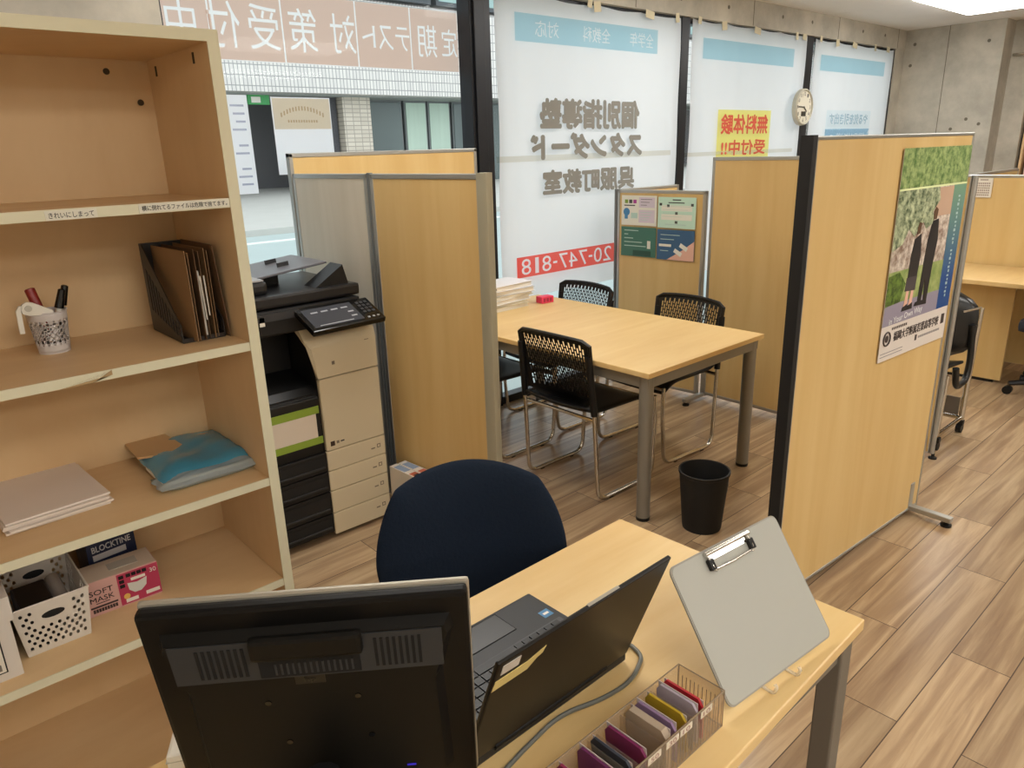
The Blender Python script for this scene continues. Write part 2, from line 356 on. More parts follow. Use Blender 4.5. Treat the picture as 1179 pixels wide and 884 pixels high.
# ------------------------------------------------------------ outside: street and the building opposite
def quad(bm, pts):
    bm.faces.new([bm.verts.new(p) for p in pts])
ASPH = mat('street_paving', (176, 190, 188), .9, var=.06, scale=(1, 1, 1)); SIDE = mat('sidewalk_paving', (196, 196, 190), .9, var=.06, scale=(2, 2, 1))
bm = bmesh.new()
prism(bm, [(3.57, -.25), (3.57, -.02), (7, -.02), (14, .12), (14, -.25)], -30, 60, Matrix(((0, 0, 1, 0), (1, 0, 0, 0), (0, 1, 0, 0), (0, 0, 0, 1))))
g = struct(obj('ground_street', bm, ASPH))
bm = bmesh.new()
prism(bm, [(14, -.25), (14, .24), (24, .62), (24, -.25)], -30, 60, Matrix(((0, 0, 1, 0), (1, 0, 0, 0), (0, 1, 0, 0), (0, 0, 0, 1))))
struct(obj('ground_sidewalk', bm, SIDE))
bxo('road_line', mat('road_paint', (236, 238, 234), .8), g, -30, 60, 12.9, 13.1, .098, .112, rot=(0, 0, 0))
T = thing('office_building', 'pale tiled building across the street with a recessed ground-floor entrance', 'building', (0, 20, 0))
TW = tile_mat('white_facade_tile', (226, 222, 216), (212, 208, 204), (150, 150, 148), .11, .26, .012)
TB = tile_mat('beige_pier_tile', (214, 204, 188), (200, 190, 174), (160, 152, 140), .26, .12, .012)
bxo('fascia', TW, T, -20, 50, 0, .5, 3.24, 5.75)
bxo('canopy_soffit', mat('soffit_grey', (150, 154, 150), .8), T, -20, 50, .5, 4, 3.2, 3.3)
bxo('back_wall', mat('dark_entry_wall', (92, 92, 94), .7), T, -20, 50, 3.4, 3.6, .4, 3.3)
for x in (-8, 2.0, 11.9, 21.5, 31): bxo('tile_pier', TB, T, x, x+.95, .6, 1.5, .3, 3.2)
for x in (11.35,): bxo('dark_pier', mat('dark_stone', (74, 74, 78), .5), T, x, x+.5, .9, 1.6, .3, 3.2)
CUR = mat('pale_green_curtain', (196, 216, 200), .8, var=.12, scale=(9, 1, .3)); DGL = mat('dark_shop_glass', (96, 108, 106), .15, var=.2, scale=(.8, 1, .5))
for x0, x1, m in ((13.0, 14.6, DGL), (14.7, 15.6, CUR), (15.66, 16.6, CUR), (16.7, 20.8, DGL), (3.2, 7.4, DGL), (22.6, 30.5, DGL)):
    f = bxo('shop_window', mat('steel_sash', (120, 124, 124), .5), T, x0, x1, 1.5, 1.6, .45, 3.2); bxo('pane', m, f, x0+.06, x1-.06, 1.47, 1.5, .52, 3.14)
for k in range(16):
    x = -8+3.3*k; f = bxo('upper_window', mat('upper_sash', (70, 76, 80), .4), T, x, x+3.1, -.04, .3, 5.85, 7.9)
    for q in range(2): bxo('pane', mat('upper_glass', (150, 178, 176), .1), f, x+.1+q*1.5, x+1.5+q*1.5, -.06, -.04, 5.97, 7.8)
bxo('upper_wall', TW, T, -20, 50, .3, 1, 5.75, 8); bxo('upper_fascia', TW, T, -20, 50, 0, .5, 7.9, 10.5)
tag(bxo('exit_sign', mat('green_sign', (52, 140, 74), .4, emit=.15), None, 9.0, 9.62, 20.6, 20.66, 2.95, 3.2), 'small green exit sign hanging under the canopy across the street', 'sign')
bpy.data.objects['exit_sign'].select_set(False)
bxo('sign_panel', WHITE, bpy.data.objects['exit_sign'], 9.1, 9.36, 20.59, 20.6, 3.0, 3.15)
bm = bmesh.new(); tube(bm, [(9.17, 20.63, 3.2), (9.17, 20.63, 3.3)], .02, 6); obj('hanger', bm, DGREY, bpy.data.objects['exit_sign'])

# pink banner hung outside window 1, printed side out
T = thing('street_banner', 'long faded pink banner with reversed white characters outside the left window', 'banner', (2.045, WY+.135, 2.175))
bm = bmesh.new(); nx = 40
for i in range(nx):
    xa, xb = -.95+1.75*i/nx, -.95+1.75*(i+1)/nx
    quad(bm, [(xa, .004*math.sin(xa*13), -.15), (xb, .004*math.sin(xb*13), -.15), (xb, .004*math.sin(xb*13), .16), (xa, .004*math.sin(xa*13), .16)])
obj('banner_sheet', bm, cloth_mat('white_vinyl', (252, 250, 250), .8), T)
xx = [(.735, '定', .11), (.585, '期', .125), (.42, 'テ', .09), (.315, 'ス', .09), (.21, 'ト', .08), (.06, '対', .14), (-.16, '策', .15), (-.36, '受', .15), (-.55, '付', .15), (-.74, '中', .13)]
PINK = film('faded_pink_ink', (.82, .62, .52)); cuts = [.80, .4735, .1385, -.2665, -.6165, -.95]
for a_, b_ in zip(cuts, cuts[1:]):
    obj('printed_panel', stencil((b_+.004, a_-.004, -.148, .158), [(ch, x, 0, s_, s_*1.3) for x, ch, s_ in xx if b_ < x < a_]), PINK, T, (0, -.012, 0))
# two sheets stuck to the outside of the left window
THIN = cloth_mat('thin_white_paper', (246, 246, 250), .7)
T = thing('window_notice', 'narrow white notice stuck on the left window beside the shelf', 'notice', (1.475, WY+.05, 1.65))
bxo('sheet', THIN, T, -.05, .05, 0, .001, -.22, .22)
for k in range(11): 
    if k not in (4, 7): bxo('printed_line', mat('faint_print', (170, 176, 200), .8), T, -.035+.01*(k % 3), .03, -.001, 0, .17-k*.035, .175-k*.035+.004)
T = thing('window_poster', 'white sheet with a beige top stuck on the left window above the wooden screen', 'poster', (1.795, WY+.05, 1.70))
bxo('sheet', THIN, T, -.155, .155, 0, .001, -.19, .165)
sheet_plane('beige_header', film('beige_ink', (.86, .76, .6)), T, -.15, .15, .02, .16, -.002)
for k in range(15):
    u = k/14*2-1; sheet_plane('heading_mark', film('faint_ink', (.82, .72, .58)), T, u*.11-.004, u*.11+.004, .105-.03*u*u, .125-.03*u*u, -.003)
for k in range(12): sheet_plane('heading_mark', film('faint_ink', (.82, .72, .58)), T, -.08+k*.0135, -.072+k*.0135, .05, .062, -.003)

# ------------------------------------------------------------ cloth screens in the windows
CLOTH = cloth_mat('white_screen_cloth', (250, 250, 252), .68)
BLUEP = film('pale_blue_ink', (.60, .80, .87)); GREYP = mat('grey_print', (128, 126, 120), .8); REDP = film('red_ink', (1, .19, .15))
WHP = cloth_mat('white_print', (238, 240, 240), .5); TAPE = mat('brown_tape', (204, 194, 164), .6); BEI = film('clear_beige_tape', (.86, .83, .76))
def screen(x0, x1, z0, z1, label):
    cx = (x0+x1)/2; T = thing('window_screen', label, 'banner', (cx, WY-.046, 0), 0, 'white cloth screens taped over the windows')
    bm = bmesh.new(); nx, nz = 60, 40; V = {}
    ph = x0*3.1
    for i in range(nx+1):
        for j in range(nz+1):
            u = i/nx; v = j/nz; x = x0+(x1-x0)*u-cx; z = z0+(z1-z0)*v
            edge = .018*math.sin(v*7+ph)*(1 if i in (0, nx) else 0)*.3
            y = .0042*math.sin(u*19+v*3+ph)+.003*math.sin(u*41-v*8+ph)+.003*math.sin((u+v)*14+ph)
            if u < .09 or u > .93: y += .006*math.sin((u*60))*(1-v*.5)
            V[i, j] = bm.verts.new((x+edge, y, z-.012*math.sin(PI*((u*4) % 1))*(v > .99)))
    for i in range(nx):
        for j in range(nz): bm.faces.new((V[i, j], V[i+1, j], V[i+1, j+1], V[i, j+1]))
    obj('cloth', bm, CLOTH, T, smooth=True)
    return T
KS = (WY-.058)/WY      # sizes were measured on the glass plane, the cloth hangs a little nearer
def bands(T, cx, x0, x1, z0, z1, m, name='printed_band'):
    x0 = x0*KS; x1 = x1*KS; z0 = 1.6+(z0-1.6)*KS; z1 = 1.6+(z1-1.6)*KS
    sheet_plane(name, m, T, x0-cx, x1-cx, z0, z1, -.020)
def stx(nm, body, w_, h_, m, T, loc, mirror=True, bold=0):
    txt(nm, body, w_, h_, m, T, ((loc[0]+T.location.x)*KS-T.location.x, loc[1], 1.6+(loc[2]-1.6)*KS), mirror=True, bold=bold)
T = screen(2.975, 4.72, .685, 2.44, 'white cloth screen with large grey reversed characters and a red telephone band'); cx = (2.975+4.72)/2
def sten(T, x0, x1, z0, z1, m, chars, nm, off=.015):
    k = lambda x: x*KS-T.location.x; kz = lambda z: 1.6+(z-1.6)*KS
    obj(nm, stencil((k(x0), k(x1), kz(z0), kz(z1)), [(b_, k(x), kz(z), w_, h_) for b_, x, z, w_, h_ in chars], off), m, T, (0, -.020, 0))
sten(T, 3.165, 4.515, 2.20, 2.352, BLUEP, [('全学年', 4.34, 2.277, .25, .088), ('全教科', 3.88, 2.277, .26, .088), ('対応', 3.43, 2.277, .2, .088)], 'blue_band')
sten(T, 3.133, 4.62, .806, .938, REDP, [(c_, x_, .872, .082 if c_ not in '1-' else (.032 if c_ == '1' else .038), .1 if c_ != '-' else .014) for x_, c_ in zip((3.215, 3.31, 3.40, 3.478, 3.555, 3.655, 3.75, 3.828, 3.905, 4.005, 4.10, 4.19), '818-747-0210')], 'telephone_band', .035)
stx('lettering', '個別指導塾', .96, .185, GREYP, T, (3.843-cx, -.021, 1.80), bold=.075)
stx('lettering', 'スタンダード', 1.08, .165, GREYP, T, (3.82-cx, -.021, 1.605), bold=.10)
stx('lettering', '呉服町教室', .90, .155, GREYP, T, (3.83-cx, -.021, 1.385), bold=.075)
bands(T, cx, 2.99, 4.71, 1.52, 1.555, BEI, 'tape_strip')
T2 = screen(4.865, 6.545, .6, 2.45, 'white cloth screen with a blank blue band and a yellow trial-lesson sign'); cx2 = (4.865+6.545)/2
bands(T2, cx2, 5.068, 6.43, 2.20, 2.343, BLUEP)
YEL = film('yellow_ink', (1, .93, .34)); RT = mat('red_lettering', (206, 84, 60), .7)
bands(T2, cx2, 5.312, 6.115, 1.38, 1.845, YEL, 'yellow_sign')
stx('lettering', '無料体験', .70, .15, RT, T2, (5.715-cx2, -.0215, 1.735), mirror=True, bold=.045)
stx('lettering', '受付中!!', .66, .12, RT, T2, (5.715-cx2, -.0215, 1.555), mirror=True, bold=.045)
bands(T2, cx2, 4.88, 6.53, 1.50, 1.53, BEI, 'tape_strip')
T3 = screen(6.71, 8.36, .6, 2.44, 'white cloth screen with a blue band nearest the concrete end wall'); cx3 = (6.71+8.36)/2
bands(T3, cx3, 6.92, 8.30, 2.195, 2.327, BLUEP)
LB = mat('pale_blue_lettering', (158, 186, 204), .7)
sheet_plane('sign_border', film('pale_outline', (.9, .95, .97)), T3, 7.13*KS-cx3, 8.09*KS-cx3, 1.64, 1.855, -.020)
stx('lettering', 'やる気を引き出す', .82, .1, LB, T3, (7.61-cx3, -.0215, 1.78), bold=.04)
sten(T3, 7.13, 8.09, 1.50, 1.69, film('blue_sign_ink', (.45, .62, .75)), [('個別指導の', 7.61, 1.60, .8, .1)], 'blue_sign')
for Tt, xs_ in ((T, (3.75, 3.82, 4.35, 4.66)), (T2, (4.93, 5.25, 5.72, 6.35, 6.48)), (T3, (6.78, 7.1, 7.45, 7.9, 8.2))):
    c0 = Tt.location.x
    for k, x in enumerate(xs_):
        bm = bmesh.new(); w_ = .02+.013*(k % 3); box(bm, -w_, w_, -.002, .0, -.018-.012*(k % 2), .03, M=Matrix.Rotation(.12*(-1)**k, 4, 'Y'))
        obj('brown_tape', bm, TAPE, Tt, (x-c0, -.018, 2.435-.006*(k % 3)))

# wall clock on the third mullion
T = thing('wall_clock', 'round pale wall clock hanging on the dark mullion between two cloth screens', 'clock', (6.46, 3.36, 1.87))
bm = bmesh.new(); prof = [(0, 0), (.15, 0), (.152, .01), (.15, .035), (.14, .045), (.134, .04), (.134, .03), (0, .03)]
lathe(bm, prof, 48); obj('case', bm, mat('clock_case', (188, 184, 168), .4), T, rot=(PI/2, 0, 0), smooth=True)
bm = bmesh.new(); cyl(bm, (0, -.032, 0), .133, .002, 'Y', 40); obj('dial', bm, mat('clock_dial', (214, 210, 194), .6), T)
for n in range(1, 13):
    a = PI/2-n*PI/6; txt('numeral', str(n), .02 if n < 10 else .03, .03, DGREY, T, (.108*math.cos(a), -.0325, .108*math.sin(a)))
bxo('display_window', mat('lcd_dark', (50, 52, 46), .3), T, -.04, .04, -.0345, -.032, -.075, -.035)
for nm, a, l, w_ in (('hour_hand', math.radians(-38), .06, .005), ('minute_hand', math.radians(178), .095, .0035)):
    bm = bmesh.new(); box(bm, -.01, l, -.037, -.0355, -w_, w_, M=Matrix.Rotation(-a, 4, 'Y')); obj(nm, bm, BLK, T)

# ------------------------------------------------------------ ceiling lights (one recessed panel in view, the unseen ones added for fill)
LD = mat('lamp_diffuser', (255, 252, 246), .5, emit=LAMP)
lab = {(7.05, 2.22): 'bright recessed ceiling panel light near the concrete end wall', (4.3, 2.22): 'unseen ceiling panel light added for fill over the tall plain partition by the windows', (1.55, 2.22): 'unseen ceiling panel light added for fill over the copier', (.4, -.9): 'unseen ceiling panel light added for fill behind the viewer', (-1.3, -2.4): 'unseen ceiling panel light added for fill in the rear left corner', (3.6, -.3): 'unseen ceiling panel light added for fill over the open floor beside the poster partition', (6.7, -.3): 'unseen ceiling panel light added for fill in front of the booth desks', (1.4, -2.8): 'unseen ceiling panel light added for fill by the rear wall behind the viewer', (4.6, -2.8): 'unseen ceiling panel light added for fill by the rear wall to the right'}
first = None
for (x, y) in lab:
    lb = lab.get((x, y), 'recessed ceiling panel light above and outside the view')
    if first is None:
        first = thing('ceiling_light', lb, 'light', (x, y, CZ), 0, 'recessed ceiling lights')
        bm = bmesh.new()
        for b in ((-.62, .62, -.32, -.3), (-.62, .62, .3, .32), (-.62, -.6, -.3, .3), (.6, .62, -.3, .3)): box(bm, *b, -.012, -.001)
        obj('frame', bm, WHITE, first); bxo('diffuser', LD, first, -.6, .6, -.3, .3, -.055, -.002)
    else: dup(first, (x, y, CZ), 0, lb)

# ------------------------------------------------------------ partitions
def leaf(T, p, q, h, th=.034, face=PANEL, z0=.03, fw=.02, fm=ALU, endm=None, name='panel'):
    """one screen leaf from p to q (both relative to T), thickness th, with a metal frame"""
    p = Vector((*p, 0)); q = Vector((*q, 0)); L = (q-p).length; a = math.atan2(q.y-p.y, q.x-p.x)
    bxo(name, face, T, fw, L-fw, -th/2+.003, th/2-.003, z0+fw, h-fw, loc=p, rot=(0, 0, a))
    bm = bmesh.new(); box(bm, 0, L, -th/2, th/2, h-fw, h); box(bm, 0, L, -th/2, th/2, z0, z0+fw); box(bm, 0, fw, -th/2, th/2, z0, h); box(bm, L-fw, L, -th/2, th/2, z0, h)
    obj('frame', bm, fm, T, p, (0, 0, a), bevel=.003)
    return a, L
def glide(T, x, y, z1=.03, r=.02):
    bm = bmesh.new(); lathe(bm, [(0, 0), (r, 0), (r, .008), (.008, .012), (.008, z1), (0, z1)], 16); obj('glide', bm, BLK, T, (x, y, 0), smooth=True)
def tfoot(T, x, y, ang, L0, L1, h=.13):
    """metal foot: upright bracket with an arm running out along the floor"""
    bm = bmesh.new(); box(bm, -.02, .02, -.018, .018, .02, h); box(bm, -.017, .017, -L0, L1, .022, .045)
    f = obj('foot', bm, ALU, T, (x, y, 0), (0, 0, ang), bevel=.004)
    for q in (-L0+.02, L1-.02):
        if abs(q) > .05:
            bm = bmesh.new(); lathe(bm, [(0, 0), (.022, 0), (.022, .01), (.01, .014), (.01, .024), (0, .024)], 16); obj('levelling_pad', bm, BLK, f, (0, q, 0), smooth=True)
T = thing('partition_screen', 'tall wooden partition standing against the left window behind the paired screens', 'partition', (1.63, 3.375, 0))
leaf(T, (0, 0), (1.14, 0), 1.608); tfoot(T, .3, -.0, 0, .0, .0, .1); tfoot(T, .9, 0, 0, 0, 0, .1)
T = thing('partition_screen', 'hinged partition beside the copier, one wooden panel and one coloured pale for window sheen', 'partition', (1.697, 2.764, 0))
leaf(T, (-.055, .575), (0, .012), 1.5165, face=PANEL2, name='sheen_pale_panel'); leaf(T, (.002, -.012), (.062, -.66), 1.5165)
bm = bmesh.new(); lathe(bm, [(0, .02), (.013, .02), (.013, 1.52), (0, 1.52)], 16); obj('hinge_post', bm, ALUD, T, (-.004, 0, 0), smooth=True)
bm = bmesh.new(); prism(bm, [(-.021, -.012), (-.016, -.026), (0, -.031), (.016, -.026), (.021, -.012), (.021, .02), (-.021, .02)], .02, 1.52); obj('end_post', bm, CREAMP, T, (.064, -.665, 0), (0, 0, .09), smooth=True)
glide(T, .064, -.66); glide(T, -.05, .55); glide(T, -.004, 0)
T = thing('partition_screen', 'tall plain wooden partition behind the meeting table, left of the big poster panel', 'partition', (3.962, 2.575, 0))
leaf(T, (0, 0), (-.025, -.80), 1.516); tfoot(T, -.025, -.72, PI/2, .0, .22, .12); tfoot(T, .0, -.015, PI/2, .0, .22, .3)
T = thing('partition_screen', 'low folding partition with four information sheets by the window', 'partition', (3.915, 2.62, 0))
leaf(T, (-.045, .61), (.015, -.030), 1.322); leaf(T, (-.035, .63), (.6, .61), 1.322)
bm = bmesh.new(); lathe(bm, [(0, .02), (.012, .02), (.012, 1.325), (0, 1.325)], 12); obj('hinge_post', bm, ALUD, T, (-.047, .63, 0)); glide(T, -.047, .63)
LOWP = T
T = thing('partition_screen', 'low wooden partition end showing behind the right edge of the poster panel', 'partition', (3.945, 1.17, 0))
leaf(T, (0, .006), (0, .58), 1.418, fw=.006); 
bm = bmesh.new(); lathe(bm, [(0, .03), (.012, .03), (.012, 1.42), (0, 1.42)], 14); obj('end_post', bm, ALU, T, (-.006, -.007, 0), smooth=True); glide(T, 0, -.012)
bxo('kick_plate', LEGG, T, -.019, -.0175, .02, .56, .032, .12)
T = thing('partition_screen', 'large wooden partition in the foreground carrying the school poster, black front end', 'partition', (2.16, 1.087, 0))
ang = math.atan2(-.066, 1.19); bang = ang
leaf(T, (.012, 0), (1.158, -.064), 1.609, th=.036, z0=.02, fw=.012)
bm = bmesh.new(); box(bm, -.012, .012, -.02, .02, .0, 1.612); obj('end_strip', bm, BLKM, T, rot=(0, 0, ang))
tfoot(T, 1.085, -.060, ang, .19, .05, .15)
BIGP = T
T = thing('partition_screen', 'wooden booth partition with a small calendar behind the far desk', 'partition', (6.13, 1.86, 0))
leaf(T, (0, 0), (0, -1.35), 1.325); leaf(T, (.02, .012), (1.2, .012), 1.325)
glide(T, 0, -.02); BOOTH = T

# calendar on the booth partition
def face_mx(o, x): return o
T = thing('wall_calendar', 'small white calendar pinned at the top corner of the far booth partition', 'calendar', (6.108, 1.745, 1.24), -PI/2)
bxo('sheet', PAPER, T, -.055, .055, -.002, 0, -.07, .065)
for r in range(6):
    for c_ in range(7): bxo('printed_day', mat('print_grey', (150, 132, 120), .8), T, -.043+c_*.0125, -.035+c_*.0125, -.0028, -.002, -.058+r*.016, -.048+r*.016) if (r*7+c_) % 3 != 5 else None
bxo('heading', mat('print_grey', (150, 132, 120), .8), T, -.025, .025, -.0028, -.002, .048, .055)

# ------------------------------------------------------------ information sheets on the low partition (direction of leaf: from (3.87,3.23) to (3.915,2.62))
la = math.atan2(-.61, .045)
def on_low(s, z): return (3.87+.045*s/.612-.0185, 3.23-.61*s/.612, z)
GA = mat('sheet_green', (64, 112, 98), .6); GB = mat('sheet_mint', (190, 222, 204), .7); GC = mat('sheet_blue', (54, 92, 128), .6); GD = mat('sheet_cream', (222, 222, 210), .7)
SKIN = mat('print_peach', (222, 176, 156), .7); PR = mat('print_dark', (70, 74, 70), .8); PG = mat('print_pale', (178, 206, 196), .8); BL2 = mat('print_blue', (70, 130, 176), .7); LAV = mat('print_lavender', (206, 196, 208), .8)
def sheet(s, z, w_, h_, m, label):
    T = thing('information_sheet', label, 'notice', on_low(s, z), la, 'information sheets on the low partition'); bxo('sheet', m, T, -w_/2, w_/2, -.0015, 0, -h_/2, h_/2); return T
def pr(T, m, x0, x1, z0, z1, nm='print', d=.0005): return bxo(nm, m, T, x0, x1, -.0015-d, -.0015, z0, z1)
W_, H_ = .27, .19
a1 = sheet(.175, 1.193, W_, H_, GD, 'cream sheet with two boxed texts and a blue figure, upper left of four')
for k, c_ in enumerate((mat('p_g', (120, 150, 60), .7), PR, mat('p_m', (160, 60, 140), .7))): pr(a1, c_, -.11+k*.033, -.085+k*.033, .045, .068, 'heading_block')
pr(a1, PR, -.115, -.03, .028, .035); pr(a1, LAV, .0, .12, .02, .085, 'text_box'); pr(a1, LAV, .0, .12, -.075, .005, 'text_box')
for k in range(3): pr(a1, PR, .015, .1-.02*k, .07-k*.018, .073-k*.018, d=.001)
for k in range(4): pr(a1, PG, .012, .105-.012*k, -.012-k*.016, -.009-k*.016, d=.001)
bm = bmesh.new(); cyl(bm, (-.095, -.0025, -.01), .025, .001, 'Y', 16); obj('print', bm, BL2, a1); pr(a1, BL2, -.11, -.085, -.055, -.02); pr(a1, PG, -.06, -.01, -.05, -.015)
a2 = sheet(.455, 1.188, W_, H_, GB, 'mint sheet with a white table of text, upper right of four')
pr(a2, PR, -.03, .03, .075, .082); pr(a2, PR, -.06, .055, .058, .064)
for z in (.01, -.045): pr(a2, GD, -.11, .11, z, z+.035, 'text_box')
for x, z in ((-.115, .05), (.11, .05), (-.06, .042), (0, -.003), (0, -.058)): pr(a2, PR, x-.009, x+.009, z-.008, z+.008, d=.001)
for k in range(4): pr(a2, PG, -.1, .1-.02*k, .038-k*.021, .04-k*.021, d=.001)
pr(a2, PG, -.08, .07, -.075, -.07)
a3 = sheet(.175, .992, W_, H_, GA, 'dark green sheet with white text, lower left of four')
for k, l in enumerate((.11, .03, .07, .14, .17)): pr(a3, PG, -.11, -.11+l, .07-k*.025, .075-k*.025)
pr(a3, GD, .07, .095, -.04, .01, 'candle_print'); pr(a3, mat('deep_green', (40, 78, 66), .6), -.04, .1, -.09, -.055)
a4 = sheet(.455, .988, W_, H_, GC, 'blue sheet with a peach hand holding papers, lower right of four')
bm = bmesh.new(); prism(bm, [(-.06, -.094), (.134, -.094), (.134, .03), (.05, -.03)], 0, .0006, Matrix.Rotation(PI/2, 4, 'X')); obj('hand_print', bm, SKIN, a4, (0, -.0015, 0))
for k, l in enumerate((.14, .1)): pr(a4, PG, -.11, -.11+l, .06-k*.028, .064-k*.028)
pr(a4, GD, -.12, -.03, -.012, .004); pr(a4, PG, -.11, -.05, -.04, -.036)
for x, z in ((.02, -.045), (.06, -.01)):
    bm = bmesh.new(); box(bm, -.03, .03, -.0025, -.0021, -.013, .013, M=Matrix.Rotation(.5, 4, 'Y')); obj('paper_print', bm, GD, a4, (x, 0, z))

# ------------------------------------------------------------ school poster on the big partition
def on_big(s, z): d = .0195; return (2.16+s*math.cos(bang)+d*math.sin(bang), 1.087+s*math.sin(bang)-d*math.cos(bang), z)
PW, PH = .565, .76
T = thing('school_poster', 'large school poster with two dark uniformed figures under trees, on the wooden partition', 'poster', on_big(.858, 1.182), bang)
bxo('poster_sheet', mat('poster_white', (222, 214, 206), .35), T, -PW/2, PW/2, -.002, 0, -PH/2, PH/2)
def pp(nm, m, x0, x1, z0, z1, d=.0005): return bxo(nm, m, T, x0, x1, -.002-d, -.0019, z0, z1)
def leafmat(name, a, b, sc):
    m = bpy.data.materials.new(name); m.use_nodes = True; nt = m.node_tree; bb = nt.nodes['Principled BSDF']; tc = nt.nodes.new('ShaderNodeTexCoord'); nz = nt.nodes.new('ShaderNodeTexNoise')
    nz.inputs['Scale'].default_value = sc; nz.inputs['Detail'].default_value = 6; nz.inputs['Roughness'].default_value = .7; rp = nt.nodes.new('ShaderNodeValToRGB'); rp.color_ramp.elements[0].position = .38; rp.color_ramp.elements[1].position = .62
    rp.color_ramp.elements[0].color = lin(a); rp.color_ramp.elements[1].color = lin(b); nt.links.new(tc.outputs['Object'], nz.inputs[0]); nt.links.new(nz.outputs[0], rp.inputs[0]); nt.links.new(rp.outputs[0], bb.inputs['Base Color']); bb.inputs['Roughness'].default_value = .35
    return m
pp('foliage_print', leafmat('print_foliage', (84, 118, 62), (166, 186, 122), 34), -PW/2, PW/2, .245, PH/2)
pp('rule_line', mat('rule_cream', (224, 232, 180), .5), -PW/2, PW/2, .238, .245, .0012)
pp('building_print', leafmat('print_building', (130, 104, 88), (222, 212, 200), 22), -PW/2, .17, -.05, .24)
pp('roof_print', mat('print_roof', (196, 164, 140), .5), .03, .17, .13, .235, .001)
bm = bmesh.new(); prism(bm, [(-PW/2, .238), (.04, .238), (.06, .19), (.01, .15), (.035, .11), (-.03, .09), (-.06, .12), (-.12, .07), (-.17, .10), (-.21, .05), (-PW/2, .03)], 0, .0016, Matrix.Rotation(PI/2, 4, 'X')); obj('tree_print', bm, leafmat('print_tree', (62, 84, 56), (196, 206, 168), 26), T, (0, -.002, 0))
pp('lawn_print', leafmat('print_lawn', (122, 146, 78), (170, 182, 118), 14), -PW/2, .17, -.165, -.045, .0009)
bm = bmesh.new(); prism(bm, [(-PW/2, -.17), (-.17, -.165), (-.14, -.1), (-.2, -.05), (-PW/2, -.06)], 0, .0016, Matrix.Rotation(PI/2, 4, 'X')); obj('shrub_print', bm, leafmat('print_shrub', (44, 70, 26), (110, 140, 60), 40), T, (0, -.002, 0))
pp('path_print', mat('print_path', (146, 140, 158), .4), -PW/2, .17, -.245, -.165, .0009)
pp('blue_strip', wood('print_blue_strip', (120, 160, 128), (22, 72, 136), (.5, .5, .5)), .17, PW/2, -.245, .238, .0011)
nt = MATS['print_blue_strip'].node_tree
tcn = [n for n in nt.nodes if n.type == 'TEX_COORD'][0]; rpn = [n for n in nt.nodes if n.type == 'VALTORGB'][0]; sx = nt.nodes.new('ShaderNodeSeparateXYZ'); mr = nt.nodes.new('ShaderNodeMapRange'); mr.inputs[1].default_value = -.12; mr.inputs[2].default_value = .26
nt.links.new(tcn.outputs['Object'], sx.inputs[0]); nt.links.new(sx.outputs[2], mr.inputs[0]); nt.links.new(mr.outputs[0], rpn.inputs[0])
rpn.color_ramp.elements[0].position = 0; rpn.color_ramp.elements[1].position = 1
UNI = mat('print_uniform', (30, 30, 36), .4)
def fig(pts, nm='figure_print', m=UNI, d=.0022):
    bm = bmesh.new(); prism(bm, pts, 0, d, Matrix.Rotation(PI/2, 4, 'X')); obj(nm, bm, m, T, (0, -.002, 0))
fig([(-.11, .06), (-.065, .075), (-.045, .0), (-.055, -.09), (-.13, -.09), (-.125, -.0)]); fig([(-.135, -.08), (-.052, -.08), (-.055, -.135), (-.14, -.13)], m=mat('print_skirt', (72, 66, 72), .4), d=.0023)
for x in (-.125, -.085): fig([(x, -.13), (x+.02, -.13), (x+.018, -.2), (x-.01, -.2)], m=SKIN, d=.0021); fig([(x-.015, -.19), (x+.02, -.18), (x+.025, -.205), (x-.02, -.205)], m=UNI, d=.0024)
fig([(.02, .115), (.07, .12), (.085, .04), (.07, -.06), (.06, -.19), (.03, -.19), (.02, -.1), (.01, -.19), (-.02, -.185), (-.01, -.04), (.0, .05)])
fig([(-.035, -.185), (.06, -.185), (.062, -.205), (-.045, -.2)], d=.0024)
fig([(.022, .12), (.05, .12), (.055, .155), (.035, .165), (.02, .15)], 'head_print', m=mat('print_hair', (96, 70, 50), .5)); fig([(-.1, .075), (-.075, .078), (-.07, .115), (-.09, .12), (-.102, .1)], 'head_print', m=mat('print_hair', (96, 70, 50), .5))
WT = mat('print_white', (230, 230, 232), .5); DT = mat('print_black', (70, 60, 58), .6)
txt('handwriting', 'in Your Own Way', .27, .03, WT, T, (-.10, -.0034, -.228), rot=(0, -.05, 0))
for k in range(24): pp('strip_mark', mat('strip_text', (176, 200, 200), .5), .222+.006*(k % 2), .238, .19-k*.0165-(.012 if k > 11 else 0), .197-k*.0165-(.012 if k > 11 else 0)+.002*(k % 3), .0016)
txt('school_name', '福岡大学附属若葉高等学校', .39, .038, DT, T, (.015, -.0025, -.295), bold=.012)
[pp('small_print', DT, -.20+k*.014, -.191+k*.014, -.267, -.257, .0008) for k in range(9)]; [pp('small_print', mat('print_grey2', (150, 146, 146), .6), .04+k*.013, .049+k*.013, -.340, -.331, .0008) for k in range(15)]
for k in range(2): pp('small_print', mat('print_grey2', (150, 146, 146), .6), -.27, -.09, -.352-k*.012, -.349-k*.012, .0008)
bm = bmesh.new(); tube(bm, [(.026*math.cos(a*PI/8)-.235, -.0035, .026*math.sin(a*PI/8)-.295) for a in range(16)], .0035, 5, closed=True); cyl(bm, (-.235, -.004, -.295), .014, .001, 'Y', 12); obj('school_crest', bm, DT, T)
pp('crest_block', DT, .235, .262, -.315, -.275, .0012); pp('crest_block', DT, .01, .025, -.345, -.322, .0012)

